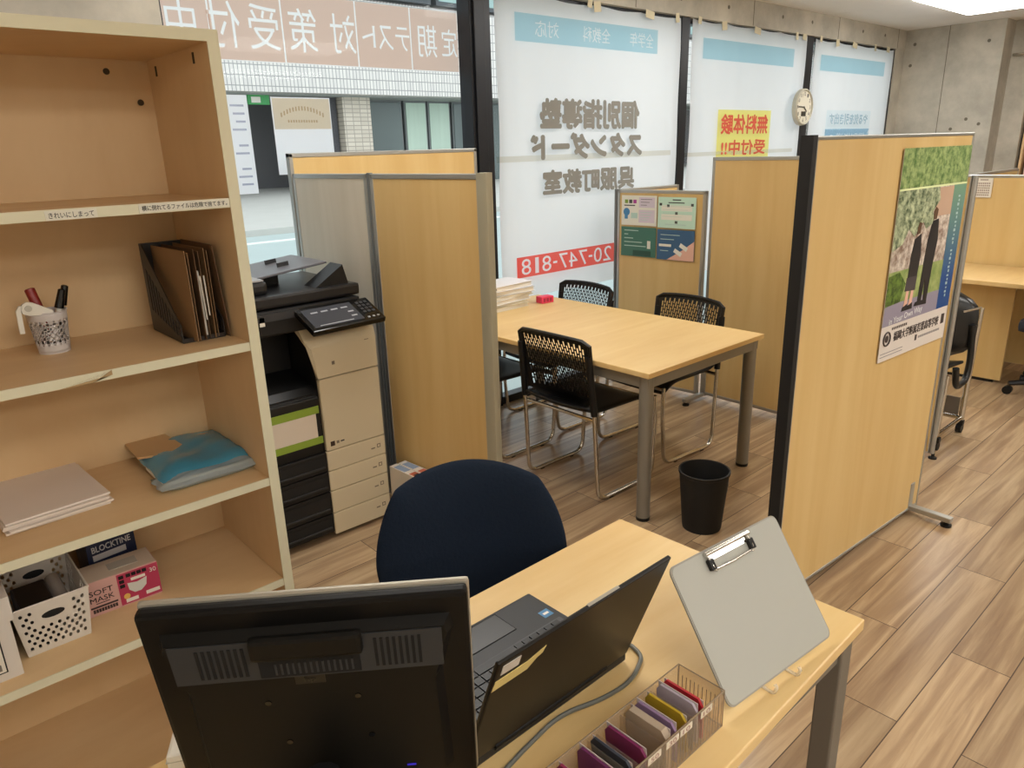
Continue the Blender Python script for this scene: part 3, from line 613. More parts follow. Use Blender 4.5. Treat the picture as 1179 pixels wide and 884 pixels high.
# ------------------------------------------------------------ meeting table
T = thing('meeting_table', 'rectangular maple-topped meeting table with grey tubular legs by the window', 'table', (2.785, 2.565, 0))
tx, ty = .455, .795
bxo('tabletop', DESK, T, -tx, tx, -ty, ty, .676, .70, bevel=.003)
bm = bmesh.new()
for b in ((-tx+.02, tx-.02, -ty+.02, -ty+.04), (-tx+.02, tx-.02, ty-.04, ty-.02), (-tx+.02, -tx+.04, -ty+.04, ty-.04), (tx-.04, tx-.02, -ty+.04, ty-.04)): box(bm, *b, .625, .676)
obj('apron', bm, LEGG, T)
for sx_ in (-1, 1):
    for sy in (-1, 1):
        bm = bmesh.new(); lathe(bm, [(0, .012), (.031, .012), (.031, .676), (0, .676)], 24)
        l = obj('leg', bm, LEGG, T, (sx_*(tx-.045), sy*(ty-.045), 0), smooth=True)
        bm = bmesh.new(); lathe(bm, [(0, 0), (.03, 0), (.032, .016), (0, .016)], 24); obj('foot_cap', bm, BLK, l, smooth=True)

# ------------------------------------------------------------ black mesh-back chairs (front = local +x)
def make_chair(loc, rz, label):
    T = thing('meeting_chair', label, 'chair', loc, rz, 'black plastic chairs around the meeting table')
    bm = bmesh.new(); n, m_ = 12, 12; V = {}
    def sh(u, v):   # u front-back, v side
        x = -.235+.465*u; wd = .235-.02*(1-u); y = wd*v
        z = .445-.016*(1-v*v)*(1-u*.5)-.05*max(0, u-.78)**1.4/.12+.03*max(0, .12-u)/.12
        return x, y, z
    for i in range(n+1):
        for j in range(m_+1): V[i, j] = bm.verts.new(sh(i/n, j/m_*2-1))
    for i in range(n):
        for j in range(m_): bm.faces.new((V[i, j], V[i+1, j], V[i+1, j+1], V[i, j+1]))
    obj('seat', bm, BLK, T, smooth=True, solid=.022, sub=1)
    # perforated back shell
    def P(u, v):
        y = (u-.5)*(.43+.02*v); c = 1-(2*u-1)**2
        crn = .007*max(0, abs(2*u-1)-.93)/.07
        z = .485+(.298-crn*(v > .95))*v+.012*c*v; x = -.205-.040*v-.028*c*v+.05*c*(1-v)
        return Vector((x, y, z))
    bm = bmesh.new(); perf(bm, P, 30, 9, lambda i, j: 2 <= i <= 27 and 1 <= j <= 8, (.72, .82), True, rnd=False)
    bk = obj('backrest', bm, BLK, T, smooth=False, solid=.004)
    bm = bmesh.new()
    tube(bm, [P(0, v) for v in (0, .25, .5, .75, .97)]+[P(u/12, 1) for u in range(1, 12)]+[P(1, v) for v in (.97, .75, .5, .25, 0)], .010, 8); obj('back_rim', bm, BLK, bk, smooth=True)
    bm = bmesh.new()
    def Q(u, v):
        y = (u-.5)*(.36+.07*v); c = 1-(2*u-1)**2; return Vector((-.17-.035*v+.05*c, y*(.72+.28*v), .445+.05*v))
    perf(bm, Q, 10, 3, lambda i, j: False); obj('lower_back', bm, BLK, T, solid=.01)
    for s in (-1, 1):
        y = .235*s
        pts = smooth_path([(-.235, y*.93, .66), (-.215, y*.97, .46), (-.19, y, .012), (.21, y, .012), (.235, y, .30), (.225, y*.98, .43)], .06, 6)
        bm = bmesh.new(); tube(bm, pts, .0105, 10); l = obj('frame_leg', bm, CHROME, T, smooth=True)
        for x in (-.1, .12): bxo('floor_stud', BLK, l, x-.012, x+.012, y-.008, y+.008, 0.0, .008)
        bm = bmesh.new(); tube(bm, [(-.242, y*.93, .72), (-.225, y*.95, .56), (-.213, y*.97, .44)], .0165, 10); obj('sleeve', bm, BLK, T, smooth=True)
    for x_ in (.215, -.205):
        bm = bmesh.new(); tube(bm, [(x_, -.225, .412), (x_, .225, .412)], .0095, 8); obj('cross_bar', bm, CHROME, T, smooth=True)
    return T
ch = make_chair((2.542, 2.295, 0), 0, 'black perforated chair nearest the copier side, its back towards the viewer')
dup(ch, (3.125, 2.315, 0), PI-.06, 'black perforated chair across the table in front of the tall plain partition')
dup(ch, (3.08, 3.04, 0), PI-.05, 'black perforated chair across the table nearest the window banner')
dup(ch, (2.535, 2.985, 0), 0, 'black chair mostly hidden behind the hinged partition, only its seat showing')

# waste bin
T = thing('waste_bin', 'black round waste bin on the floor beside the meeting table leg', 'bin', (2.505, 1.595, 0))
bm = bmesh.new(); lathe(bm, [(0, .004), (.078, .004), (.082, 0), (.084, .01), (.104, .255), (.108, .258), (.109, .27), (.102, .27), (.099, .255), (.078, .02), (0, .016)], 40); obj('bin_body', bm, BLKM, T, smooth=True)
bx = bxo('label_sticker', mat('sticker_grey', (150, 150, 148), .5), T, -.008, .008, -.0015, 0, -.022, .022, loc=(.046, -.0885, .20), rot=(.085, 0, math.radians(27)))
bxo('sticker_mark', BLK, bx, -.005, .005, -.002, -.0015, .004, .014); bxo('sticker_mark', BLK, bx, -.004, .004, -.002, -.0015, -.014, -.008)

# ------------------------------------------------------------ things on the meeting table
T = thing('file_stack', 'stack of pale folders and papers piled on the window end of the meeting table', 'papers', (2.83, 3.225, .70)) if False else None
zs = .701
PAL = [mat('folder_cream', (214, 204, 178), .6), mat('folder_buff', (196, 188, 160), .6), mat('folder_white', (232, 234, 238), .6), mat('folder_grey', (196, 197, 200), .6), mat('folder_pale', (234, 234, 240), .5)]
descr = ['buff folder at the bottom of the pile on the meeting table', 'cream folder second from the bottom of the meeting table pile', 'white paper bundle midway up the meeting table pile', 'cream folder above the middle of the meeting table pile', 'grey-white ring file second from the top of the meeting table pile', 'white ring file lying on top of the meeting table pile']
for k, (h_, mi, rz, w_, dx) in enumerate(((.024, 0, .03, .30, 0), (.016, 1, -.05, .29, -.01), (.026, 2, .09, .31, .01), (.018, 0, .02, .33, .02), (.028, 3, -.06, .35, .02), (.030, 4, .07, .34, .015))):
    T = thing('document_folder', descr[k], 'folder', (2.80+dx, 3.245, zs), rz, 'folders piled on the meeting table')
    bm = bmesh.new(); box(bm, -w_/2, w_/2, -.105, .105, 0, .002); box(bm, -w_/2, w_/2, -.105, .105, h_-.002, h_); box(bm, -w_/2, -w_/2+.003, -.105, .105, .002, h_-.002)
    obj('cover', bm, PAL[mi], T); bxo('papers', PAPER, T, -w_/2+.006, w_/2-.008, -.1, .1, .0025, h_-.0025)
    if k > 3:
        bm = bmesh.new(); tube(bm, [(-w_/2+.03, -.108, h_*.5+.008*math.sin(a*PI/5)) for a in range(3)], .003, 6); obj('clip', bm, BLK, T)
    zs += h_+.001
T = thing('pink_box', 'small bright pink box beside the folders on the meeting table', 'box', (3.085, 3.145, .7008), -.1)
bm = bmesh.new(); box(bm, -.045, .045, -.03, .03, 0, .04, bev=.003); obj('box_body', bm, mat('pink_card', (224, 62, 96), .4), T)
for k in range(3): bxo('window_cut', mat('dark_pink', (160, 30, 60), .5), T, -.034+k*.024, -.018+k*.024, -.0308, -.03, .009, .031)
for k in range(2): 
    pass

# ------------------------------------------------------------ shelf unit
F = 1.757; BKY = 2.18; XR = .718; XI = .693; XL = -.36
T = thing('shelf_unit', 'tall open maple bookshelf with cream edges at the left', 'shelf', (0, 0, 0))
bxo('side_panel', SHELF, T, XI, XR, F+.002, BKY+.02, 0, 1.869); bxo('side_panel', SHELF, T, XL, XL+.025, F+.002, BKY+.02, 0, 1.869)
bxo('top_panel', SHELF, T, XL+.025, XI, F+.002, BKY+.02, 1.8447, 1.869)
bxo('back_panel', SHELF, T, XL+.025, XI, BKY, BKY+.018, .06, 1.8447)
bxo('plinth', SHELF, T, XL+.025, XI, F+.03, F+.045, 0, .06)
bxo('edge_strip', EDGE, T, XI-.001, XR+.0005, F, F+.002, 0, 1.845); bxo('edge_strip', EDGE, T, XL, XL+.025, F, F+.002, 0, 1.845); bxo('edge_strip', EDGE, T, XL, XR+.0005, F, F+.002, 1.8447, 1.8695)
SZ = [1.5084, 1.1585, .7867, .4805, .082]
for k, z in enumerate(SZ):
    s = bxo('shelf_board', SHELFH, T, XL+.026, XI-.0005, F+.006, BKY-.001, z-.0215, z); bxo('edge_strip', EDGE, s, XL+.026, XI-.001, F+.003, F+.006, z-.0216, z+.0002)
    if k == 1:
        bm = bmesh.new(); prism(bm, [(.27, z-.0216), (.335, z-.0216), (.375, z-.001), (.375, z-.012)], 0, .001, Matrix.Rotation(PI/2, 4, 'X')); obj('chipped_edge', bm, mat('chipped_board', (176, 148, 104), .7), s, (0, F+.003, 0))
HOLE = mat('fitting_dark', (66, 54, 36), .5, .4)
for x, z in ((.59, 1.816), (.66, 1.743)):
    bm = bmesh.new(); cyl(bm, (x, BKY-.002, z), .008, .003, 'Y', 12); obj('cam_fitting', bm, HOLE, T)
for y, z in ((2.12, 1.815), (1.852, 1.82)): bxo('fitting_slot', HOLE, T, XI-.002, XI, y-.004, y+.004, z-.012, z+.012)
LBL = mat('label_white', (226, 222, 206), .6)
for x0, x1, z, body in ((.315, .405, 1.4965, 'きれいにしまって'), (.494, .688, 1.4985, '横に倒れてるファイルは危険で捨てます。')):
    l = bxo('shelf_label', LBL, T, x0-.003, x1+.003, F+.0015, F+.003, z-.0095, z+.0095); txt('label_text', body, x1-x0-.006, .0115, BLK, l, ((x0+x1)/2, F+.0013, z), bold=.01, depth=.0003)

# items on second board (z 1.1585)
Z2, Z3, Z4 = SZ[1], SZ[2], SZ[3]
T = thing('pen_cup', 'translucent perforated grey pen cup on the second shelf board', 'cup', (.322, 2.045, Z2))
CUPM = clear('frosted_plastic', (222, 216, 214), .12, .4)
def CP(u, v): a = u*2*PI; r = .033+.010*v+.002*math.sin(3*a)*v; return Vector((r*math.cos(a), r*math.sin(a), .003+.098*v))
bm = bmesh.new(); perf(bm, CP, 36, 12, lambda i, j: 2 <= j <= 9 and (i+j) % 2 == 0, (.6, .6)); obj('cup_wall', bm, CUPM, T, smooth=True, solid=.0015)
bm = bmesh.new(); lathe(bm, [(0, .0005), (.034, .0005), (.034, .004), (0, .004)], 36); obj('cup_base', bm, CUPM, T)
bm = bmesh.new(); tube(bm, [CP(k/36, 1) for k in range(36)], .0022, 6, closed=True); obj('cup_rim', bm, CUPM, T, smooth=True)
def stick(name, label, cat, base, tip, m, r, parts):
    base = Vector(base); tip = Vector(tip); d = tip-base; t = thing(name, label, cat, base); t.rotation_euler = d.to_track_quat('Z', 'Y').to_euler(); L = d.length
    for nm, mm, a, b, r0, r1 in parts:
        bm = bmesh.new(); lathe(bm, [(0, a*L), (r0, a*L), (r1, b*L), (r1*.6, b*L+.002) if b >= 1 else (r1, b*L), (0, b*L+.002 if b >= 1 else b*L)], 14); obj(nm, bm, mm, t, smooth=True)
stick('marker_pen', 'dark red marker standing at the back of the pen cup', 'pen', (.328, 2.045, Z2+.006), (.303, 2.075, Z2+.150), None, .007, [('barrel', mat('marker_red', (140, 30, 28), .4), 0, 1, .0075, .0075), ('cap', mat('marker_red2', (140, 34, 30), .35), .62, 1.02, .0115, .0115)])
stick('marker_pen', 'white pen with black cap in the pen cup, left of the pair', 'pen', (.318, 2.04, Z2+.006), (.362, 2.036, Z2+.148), None, .006, [('barrel', WHITE, 0, .72, .007, .007), ('cap', BLKG, .70, 1, .0105, .008)])
stick('marker_pen', 'white pen with black cap in the pen cup, nearer the folders', 'pen', (.326, 2.052, Z2+.006), (.372, 2.045, Z2+.155), None, .006, [('barrel', WHITE, 0, .70, .006, .006), ('cap', BLKG, .70, 1, .0105, .008)])
T = thing('white_cutter', 'white folding tool with a round pivot hooked over the pen cup rim', 'tool', (.30, 2.015, Z2+.105), 0)
bm = bmesh.new(); prism(bm, [(-.034, .012), (-.03, .024), (-.02, .029), (-.008, .026), (.03, .002), (.03, -.008), (-.02, -.003), (-.032, .003)], 0, .012, Matrix.Rotation(PI/2, 4, 'X'), bev=.001); obj('body', bm, WHITE, T)
bm = bmesh.new(); cyl(bm, (-.019, -.014, .014), .0075, .003, 'Y', 16); obj('pivot', bm, mat('pivot_grey', (190, 186, 172), .4), T)
bm = bmesh.new(); prism(bm, [(-.046, -.042), (-.036, -.043), (-.034, .01), (-.026, .02), (-.036, .022), (-.044, .01)], 0, .010, Matrix.Rotation(PI/2, 4, 'X')); obj('arm', bm, WHITE, T, (0, -.001, 0))

# magazine file with brown folders
T = thing('magazine_file', 'black slanted mesh magazine file on the second shelf board', 'file holder', (.57, 1.87, Z2))
MF = mat('dark_brown_plastic', (38, 32, 28), .45)
def side(x):
    bm = bmesh.new()
    def P(u, v):
        y = .0+.228*u; top = .045+.185*min(1, u*1.08)**1.0 if u < .93 else .23
        return Vector((x, y, .002+top*v))
    perf(bm, P, 12, 4, lambda i, j: i < 11 and j in (1, 2), (.62, 1.0), False, rnd=False); return bm
obj('side_wall', side(0), MF, T, solid=.003); obj('side_wall', side(.105), MF, T, solid=.003)
bxo('base', MF, T, 0, .105, 0, .228, 0.0005, .004); bxo('back_wall', MF, T, 0, .105, .225, .23, .004, .232); bxo('front_lip', MF, T, 0, .105, -.001, .003, .002, .012)
KR = mat('kraft_card', (142, 110, 74), .7, var=.06, scale=(20, 20, 20)); KR2 = mat('kraft_card_dark', (108, 80, 52), .7)
fl = ['brown card folder leaning at the front of the magazine file', 'second brown folder in the magazine file with white paper corner', 'third brown folder in the magazine file']
for k, (x, sp, dy, m) in enumerate(((.026, .010, -.012, KR), (.052, .014, .002, KR2), (.078, .010, .006, KR))):
    t = thing('card_folder', fl[k], 'folder', (.57+x, 1.853+dy, Z2+.005), [.02, 0, -.02][k], 'brown folders in the magazine file')
    bm = bmesh.new(); prism(bm, [(0, 0), (.236, 0), (.236, .222), (0, .225)], 0, .0015, Matrix(((0, 0, 1, 0), (1, 0, 0, 0), (0, 1, 0, 0), (0, 0, 0, 1)))); obj('front_cover', bm, m, t)
    bm = bmesh.new(); prism(bm, [(.01, 0), (.236, 0), (.236, .215), (.01, .218)], 0, .0015, Matrix(((0, 0, 1, 0), (1, 0, 0, 0), (0, 1, 0, 0), (0, 0, 0, 1)))); obj('rear_cover', bm, m, t, (sp, 0, 0))
    bxo('papers', PAPER if k == 1 else KR2, t, .003, sp-.003, .012+.004*k, .23, .003, .17 if k else .19)
    if k == 1: 
        bm = bmesh.new(); tube(bm, [(.008, -.003, .05), (.006, -.004, .16)], .0018, 6); tube(bm, [(.016, -.003, .06), (.015, -.004, .16)], .0018, 6); obj('binding_tab', bm, WHITE, t)
T = thing('card_folder', 'brown card sheet leaning between the magazine file and the shelf side', 'folder', (.686, 1.86, Z2+.001), 0)
bm = bmesh.new(); box(bm, -.002, 0, 0, .22, 0, .235, M=Matrix.Rotation(-.06, 4, 'Y')); obj('card', bm, KR2, T)

# third board: envelopes and blue bag
T = thing('envelope_stack', 'thick stack of cream A4 envelopes lying at the left on the third shelf board', 'envelopes', (.225, 2.06, Z3), .05)
EN = mat('envelope_cream', (232, 220, 208), .7, var=.04, scale=(6, 6, 6))
for k in range(5):
    bm = bmesh.new(); vs = box(bm, -.112, .112, -.165, .165, 0, .0055, bev=.002); obj('envelope', bm, EN, T, (.003*math.sin(k*2.3), .004*math.cos(k*3), .0005+k*.0062), (0, 0, .03*math.sin(k*1.7)))
T = thing('envelope_stack', 'second cream envelope stack cut off at the picture edge on the third board', 'envelopes', (-.03, 2.08, Z3), -.05)
for k in range(3):
    bm = bmesh.new(); box(bm, -.11, .11, -.16, .16, 0, .005, bev=.002); obj('envelope', bm, EN, T, (.002*k, 0, .0005+k*.0056), (0, 0, .02*k))
T = thing('blue_bag', 'shiny blue plastic packet with a tan back part on the third shelf board', 'packet', (.585, 2.025, Z3), -.02)
BLUB = mat('blue_plastic_film', (64, 142, 172), .25, var=.25, scale=(9, 9, 30), coat=.3, bump=.5); TAN = mat('tan_packet', (196, 160, 112), .35, var=.06); CLR = clear('clear_film', (214, 224, 226), .6, .1)
def pillow(w_, d_, h_, seed, n=18):
    rnd = random.Random(seed); ph = [rnd.uniform(0, 6) for _ in range(6)]; bm = bmesh.new(); V = {}
    for s in (0, 1):
        for i in range(n+1):
            for j in range(n+1):
                u = i/n*2-1; v = j/n*2-1; e = (1-abs(u)**6)*(1-abs(v)**6)
                z = h_*.5+(1 if s else -1)*h_*.5*e*(1+(.14*math.sin(u*5+ph[0]+v*3)+.08*math.sin(v*11+ph[1]-u*4) if s else 0))
                V[s, i, j] = bm.verts.new((u*w_/2*(1+.02*math.sin(v*7+ph[2])), v*d_/2*(1+.02*math.sin(u*6+ph[3])), z))
        for i in range(n):
            for j in range(n): bm.faces.new((V[s, i, j], V[s, i+1, j], V[s, i+1, j+1], V[s, i, j+1]))
    return bm
obj('blue_packet', pillow(.25, .30, .045, 2), BLUB, T, (.005, 0, .001), smooth=True)
bm = bmesh.new(); prism(bm, [(-.13, .02), (-.06, -.01), (-.01, .03), (-.02, .16), (-.11, .165), (-.13, .15)], 0, .006); obj('tan_card', bm, TAN, T, (0, 0, .040))
obj('clear_edge', pillow(.27, .10, .03, 5), CLR, T, (0, -.135, .0005), smooth=True)
bm = bmesh.new(); box(bm, -.12, .12, -.15, .0, 0, .008); obj('white_sheets', bm, PAPER, T, (0.0, -.005, .014))

# fourth board: white storage box, basket, mask box, dark box
T = thing('storage_box', 'white cardboard box with a black-framed label at the left edge of the fourth board', 'box', (-.08, 1.9, Z4))
bxo('box_body', mat('white_card', (214, 206, 196), .7), T, -.16, .162, -.085, .2, 0, .15); bxo('lid', mat('white_card', (214, 206, 196), .7), T, -.168, .17, -.092, .207, .145, .205)
l = bxo('label_frame', BLK, T, .01, .135, -.0862, -.085, .02, .115); bxo('label_face', PAPER, l, .013, .132, -.0866, -.0862, .023, .112)
txt('label_text', '★', .02, .02, BLK, l, (.115, -.0868, .09)); [bxo('label_line', mat('print_grey3', (120, 112, 104), .7), l, .03, .122, -.087, -.0866, z, z+.003) for z in (.066, .056)]; bxo('label_block', mat('print_grey3', (120, 112, 104), .7), l, .1, .125, -.087, -.0866, .028, .044)
T = thing('storage_basket', 'white perforated plastic basket with dark items inside on the fourth board', 'basket', (.168, 1.975, Z4))
BK = mat('basket_white', (216, 208, 196), .45)
def bk(k):
    def P(u, v):
        wx, wy = .067+.013*v, .105+.015*v; z = .003+.132*v
        if k == 0: return Vector((-wx+2*wx*u, -wy, z))
        if k == 1: return Vector((wx, -wy+2*wy*u, z))
        if k == 2: return Vector((wx-2*wx*u, wy, z))
        return Vector((-wx, wy-2*wy*u, z))
    return P
for k in range(4):
    nu = 17 if k % 2 == 0 else 26; nv = 11; mid = nu//2; bm = bmesh.new()
    perf(bm, bk(k), nu, nv, lambda i, j: (1 <= i <= nu-2 and 1 <= j <= 9 and (i+j) % 2 == 0 and not (j >= 6 and abs(i-mid) <= 4)), (.92, .92))
    wl = obj('basket_wall', bm, BK, T, solid=.002)
    if k in (0, 2):
        P = bk(k); bm = bmesh.new(); pts = [P(.5+.16*math.cos(a)*(1 if abs(math.cos(a)) > .3 else 1), .73+.075*math.sin(a)) for a in [q*PI/8 for q in range(16)]]
        bm.faces.new([bm.verts.new(p+Vector((0, -.0013 if k == 0 else -.0013, 0))) for p in pts]); obj('grip_hole', bm, BLKM, wl, solid=.0004)
bm = bmesh.new(); box(bm, -.067, .067, -.105, .105, 0.0005, .003); obj('basket_floor', bm, BK, T)
bm = bmesh.new(); tube(bm, [Vector((x, y, .136)) for x, y in ((-.08, -.12), (.08, -.12), (.08, .12), (-.08, .12))], .003, 6, closed=True); obj('basket_rim', bm, BK, T)
T = thing('black_pouch', 'dark grey box-shaped pouch inside the white basket', 'pouch', (.145, 1.95, Z4+.004)); bm = bmesh.new(); box(bm, -.04, .035, -.06, .06, 0, .115, bev=.006); obj('body', bm, mat('pouch_dark', (40, 40, 44), .6), T); bxo('flap', BLK, T, -.035, .03, -.062, .05, .112, .118)
T = thing('grey_roll', 'short grey roll lying beside the pouch in the basket', 'roll', (.205, 1.99, Z4+.02)); bm = bmesh.new(); tube(bm, [(0, -.07, .03), (-.005, .06, .07)], .018, 14); obj('roll_body', bm, mat('roll_grey', (150, 140, 130), .6), T, smooth=True)
T = thing('mask_box', 'pink box of soft masks on the fourth shelf board', 'box', (.338, 1.985, Z4), -.03)
PK = mat('mask_box_pink', (206, 160, 150), .5); MG = mat('mask_magenta', (176, 52, 84), .5); CRM = mat('box_cream', (208, 190, 168), .6)
bxo('carton', PK, T, -.088, .088, -.05, .05, 0, .097, bevel=.001); 
bxo('top_print', CRM, T, -.086, .086, -.048, .048, .097, .0975); bxo('opening_tab', mat('tab_grey', (180, 172, 158), .6), T, -.02, .05, -.02, .02, .0975, .099)
l = bxo('magenta_panel', MG, T, -.012, .0882, -.0506, -.05, .004, .094)
txt('lettering', 'SOFT', .056, .014, BLK, T, (-.052, -.0506, .066), bold=.0); txt('lettering', 'MASK', .056, .014, BLK, T, (-.052, -.0506, .046)); bxo('black_caption', mat('caption_dark', (52, 36, 36), .6), T, -.082, -.018, -.0506, -.05, .022, .027); [bxo('black_caption', mat('caption_dark', (52, 36, 36), .6), T, -.078+k*.0065, -.0725+k*.0065, -.0506, -.05, .009, .019) for k in range(9)]; bxo('tiny_caption', mat('caption_dark', (52, 36, 36), .6), T, -.068, -.036, -.0506, -.05, .033, .035)
[bxo('black_square', BLK, l, -.008, .004, -.051, -.0506, .079-k*.013, .089-k*.013) for k in range(3)]; [bxo('black_square', BLK, l, .010+k*.013, .021+k*.013, -.051, -.0506, .079, .089) for k in range(4)]; txt('lettering', '30', .016, .012, PAPER, l, (.075, -.051, .078))
bm = bmesh.new(); prism(bm, [(-.024, .014), (-.022, -.006), (-.01, -.018), (.006, -.018), (.02, -.006), (.024, .016), (0, .01)], 0, .0005, Matrix.Rotation(PI/2, 4, 'X')); obj('mask_print', bm, mat('mask_print', (206, 206, 196), .6), l, (.034, -.0506, .048))
bxo('caption', PAPER, l, .05, .084, -.051, -.0506, .012, .022); bxo('caption', PAPER, l, .0, .03, -.051, -.0506, .008, .018); bxo('caption', PAPER, l, .02, .055, -.051, -.0506, .066, .074)
bm = bmesh.new(); cyl(bm, (.004, -.051, .026), .008, .0004, 'Y', 12); obj('badge', bm, mat('badge_y', (224, 180, 90), .5), l)
T = thing('dark_blue_box', 'dark blue carton with white lettering behind the pink mask box', 'box', (.345, 2.10, Z4), .12)
bxo('carton', mat('dark_navy', (24, 34, 62), .35), T, -.062, .062, -.045, .045, 0, .155, bevel=.001); bxo('top_face', mat('dark_brown_card', (52, 34, 26), .4), T, -.061, .061, -.044, .044, .155, .1555)
txt('lettering', 'BLOCKTINE', .1, .018, mat('silver_print', (206, 206, 206), .3, .3), T, (0, -.0455, .128), bold=.03); bxo('caption', mat('silver_print', (206, 206, 206), .3, .3), T, -.05, .035, -.0456, -.045, .095, .112)

# ------------------------------------------------------------ copier
T = thing('copier', 'black and cream multifunction copier standing beside the bookshelf', 'copier', (0, 0, 0))
KX0, KX1, KY0, KY1 = .985, 1.59, 2.66, 3.22
bm = bmesh.new(); box(bm, KX0, 1.30, KY0+.01, KY1, .03, .66); box(bm, 1.30, KX1-.004, KY0+.01, KY1, .03, .90); box(bm, KX0, 1.30, KY0+.22, KY1, .66, .93); obj('body', bm, BLK, T, bevel=.006)
bxo('casters', BLK, T, KX0+.04, KX1-.05, KY0+.05, KY1-.05, 0, .03)
bm = bmesh.new(); prism(bm, [(0, .64), (0, .665), (.03, .69), (.2, .73), (.2, .64)], KX0+.005, 1.30, Matrix(((0, 0, 1, 0), (1, 0, 0, KY0+.02), (0, 1, 0, 0), (0, 0, 0, 1)))); obj('output_tray', bm, BLK, T)
bxo('front_door', BLK, T, KX0+.004, 1.298, KY0-.002, KY0+.012, .45, .655, bevel=.008)
GT = mat('green_tape', (134, 160, 54), .5)
bxo('green_tape', GT, T, KX0+.06, 1.29, KY0-.006, KY0-.002, .585, .617); bxo('green_tape', GT, T, KX0+.06, 1.295, KY0-.006, KY0-.002, .452, .482)
bxo('paper_slip', mat('slip_paper', (214, 202, 186), .7), T, KX0+.07, 1.275, KY0-.005, KY0-.002, .482, .585)
zb = [.030, .118, .222, .315, .405]
for k in range(4):
    z0, z1 = zb[k], zb[k+1]; zd = .1*(z1-z0)
    d = bxo('paper_drawer', BLK, T, KX0+.004, 1.303, KY0-.004, KY0+.012, z0+.002, z1-.002, bevel=.003)
    bxo('drawer_front', COPY, d, 1.303, KX1-.002, KY0-.008, KY0+.012, z0-.014 if k == 0 else z0+.001, z1-.001, bevel=.004)
    bxo('handle_recess', BLKM, d, KX0+.04, 1.29, KY0-.006, KY0-.0035, z0+.03, z1-.018); bxo('handle_lip', mat('lip_black', (30, 30, 32), .5), d, KX0+.04, 1.29, KY0-.012, KY0-.004, z0+.02, z0+.03, bevel=.003)
    for q, w_ in ((1.515, .02), (1.545, .018)): bxo('size_mark', mat('mark_grey', (120, 110, 96), .6), d, q, q+w_, KY0-.0085, KY0-.008, z1-.052, z1-.034 if q > 1.53 else z1-.046)
    bxo('mark_inner', COPY, d, 1.549, 1.559, KY0-.0088, KY0-.0085, z1-.048, z1-.038)
bm = bmesh.new(); prism(bm, [(1.306, .407), (KX1-.002, .407), (KX1-.004, .722), (1.303, .722)], 0, .02, Matrix(((1, 0, 0, 0), (0, 0, -1, KY0+.012), (0, 1, 0, 0), (0, 0, 0, 1))), bev=.003); obj('cream_door', bm, COPY, T)
bm = bmesh.new(); prism(bm, [(.012, .726), (-.008, .726), (-.008, .86), (0, .895), (.03, .93), (.075, .965), (.09, .93), (.03, .86)], 1.262, KX1-.004, Matrix(((0, 0, 1, 0), (1, 0, 0, KY0), (0, 1, 0, 0), (0, 0, 0, 1))), bev=.003)
for v in bm.verts:
    if v.co.z < .88 and v.co.x < 1.29: v.co.x = 1.303-(1.303-1.262)*max(0, (v.co.z-.84))/.04
obj('upper_cover', bm, COPY, T)
bxo('logo_mark', mat('mark_grey', (120, 110, 96), .6), T, 1.37, 1.383, KY0-.0088, KY0-.008, .775, .79); bxo('logo_mark', mat('mark_grey', (120, 110, 96), .6), T, 1.53, 1.55, KY0-.0088, KY0-.008, .85, .853)
bxo('badge', mat('badge_dark', (50, 30, 20), .5), T, 1.325, 1.345, KY0-.0088, KY0-.008, .425, .446); bxo('badge_mark', mat('mark_grey', (120, 110, 96), .6), T, 1.353, 1.366, KY0-.0088, KY0-.008, .431, .443); bxo('badge_mark', DGREY, T, 1.372, 1.39, KY0-.0088, KY0-.008, .434, .440)
# control panel, tilted
cp = bpy.data.objects.new('control_panel', None) if False else None
bm = bmesh.new(); R = Matrix.Translation((1.415, 2.625, .978)) @ Matrix.Rotation(.42, 4, 'X') @ Matrix.Rotation(.02, 4, 'Z'); box(bm, -.165, .165, -.085, .075, -.012, .012, bev=.005)
cp = obj('control_panel', bm, BLKG, T); cp.matrix_local = R
def cpb(nm, m, *b): o = bxo(nm, m, cp, *b); return o
cpb('touch_screen', mat('touch_glass', (58, 60, 66), .18), -.145, .075, -.065, .06, .012, .0128)
for k in range(4): cpb('screen_icon', mat('screen_grey', (150, 152, 158), .4), -.115+k*.045, -.085+k*.045, .028, .036, .0128, .0132)
for k in range(2): cpb('screen_icon', mat('screen_grey', (150, 152, 158), .4), .035, .06, -.005-k*.03, .003-k*.03, .0128, .0132)
cpb('screen_bar', mat('screen_grey', (150, 152, 158), .4), -.12, .03, -.058, -.054, .0128, .0132)
for r in range(4):
    for c_ in range(3): cpb('key', DGREY, .095+c_*.02, .108+c_*.02, -.03+r*.022, -.016+r*.022, .012, .0145)
for c_ in range(3): cpb('indicator_key', mat('key_pale', (150, 150, 148), .4), .092+c_*.022, .102+c_*.022, -.066, -.058, .012, .0145)
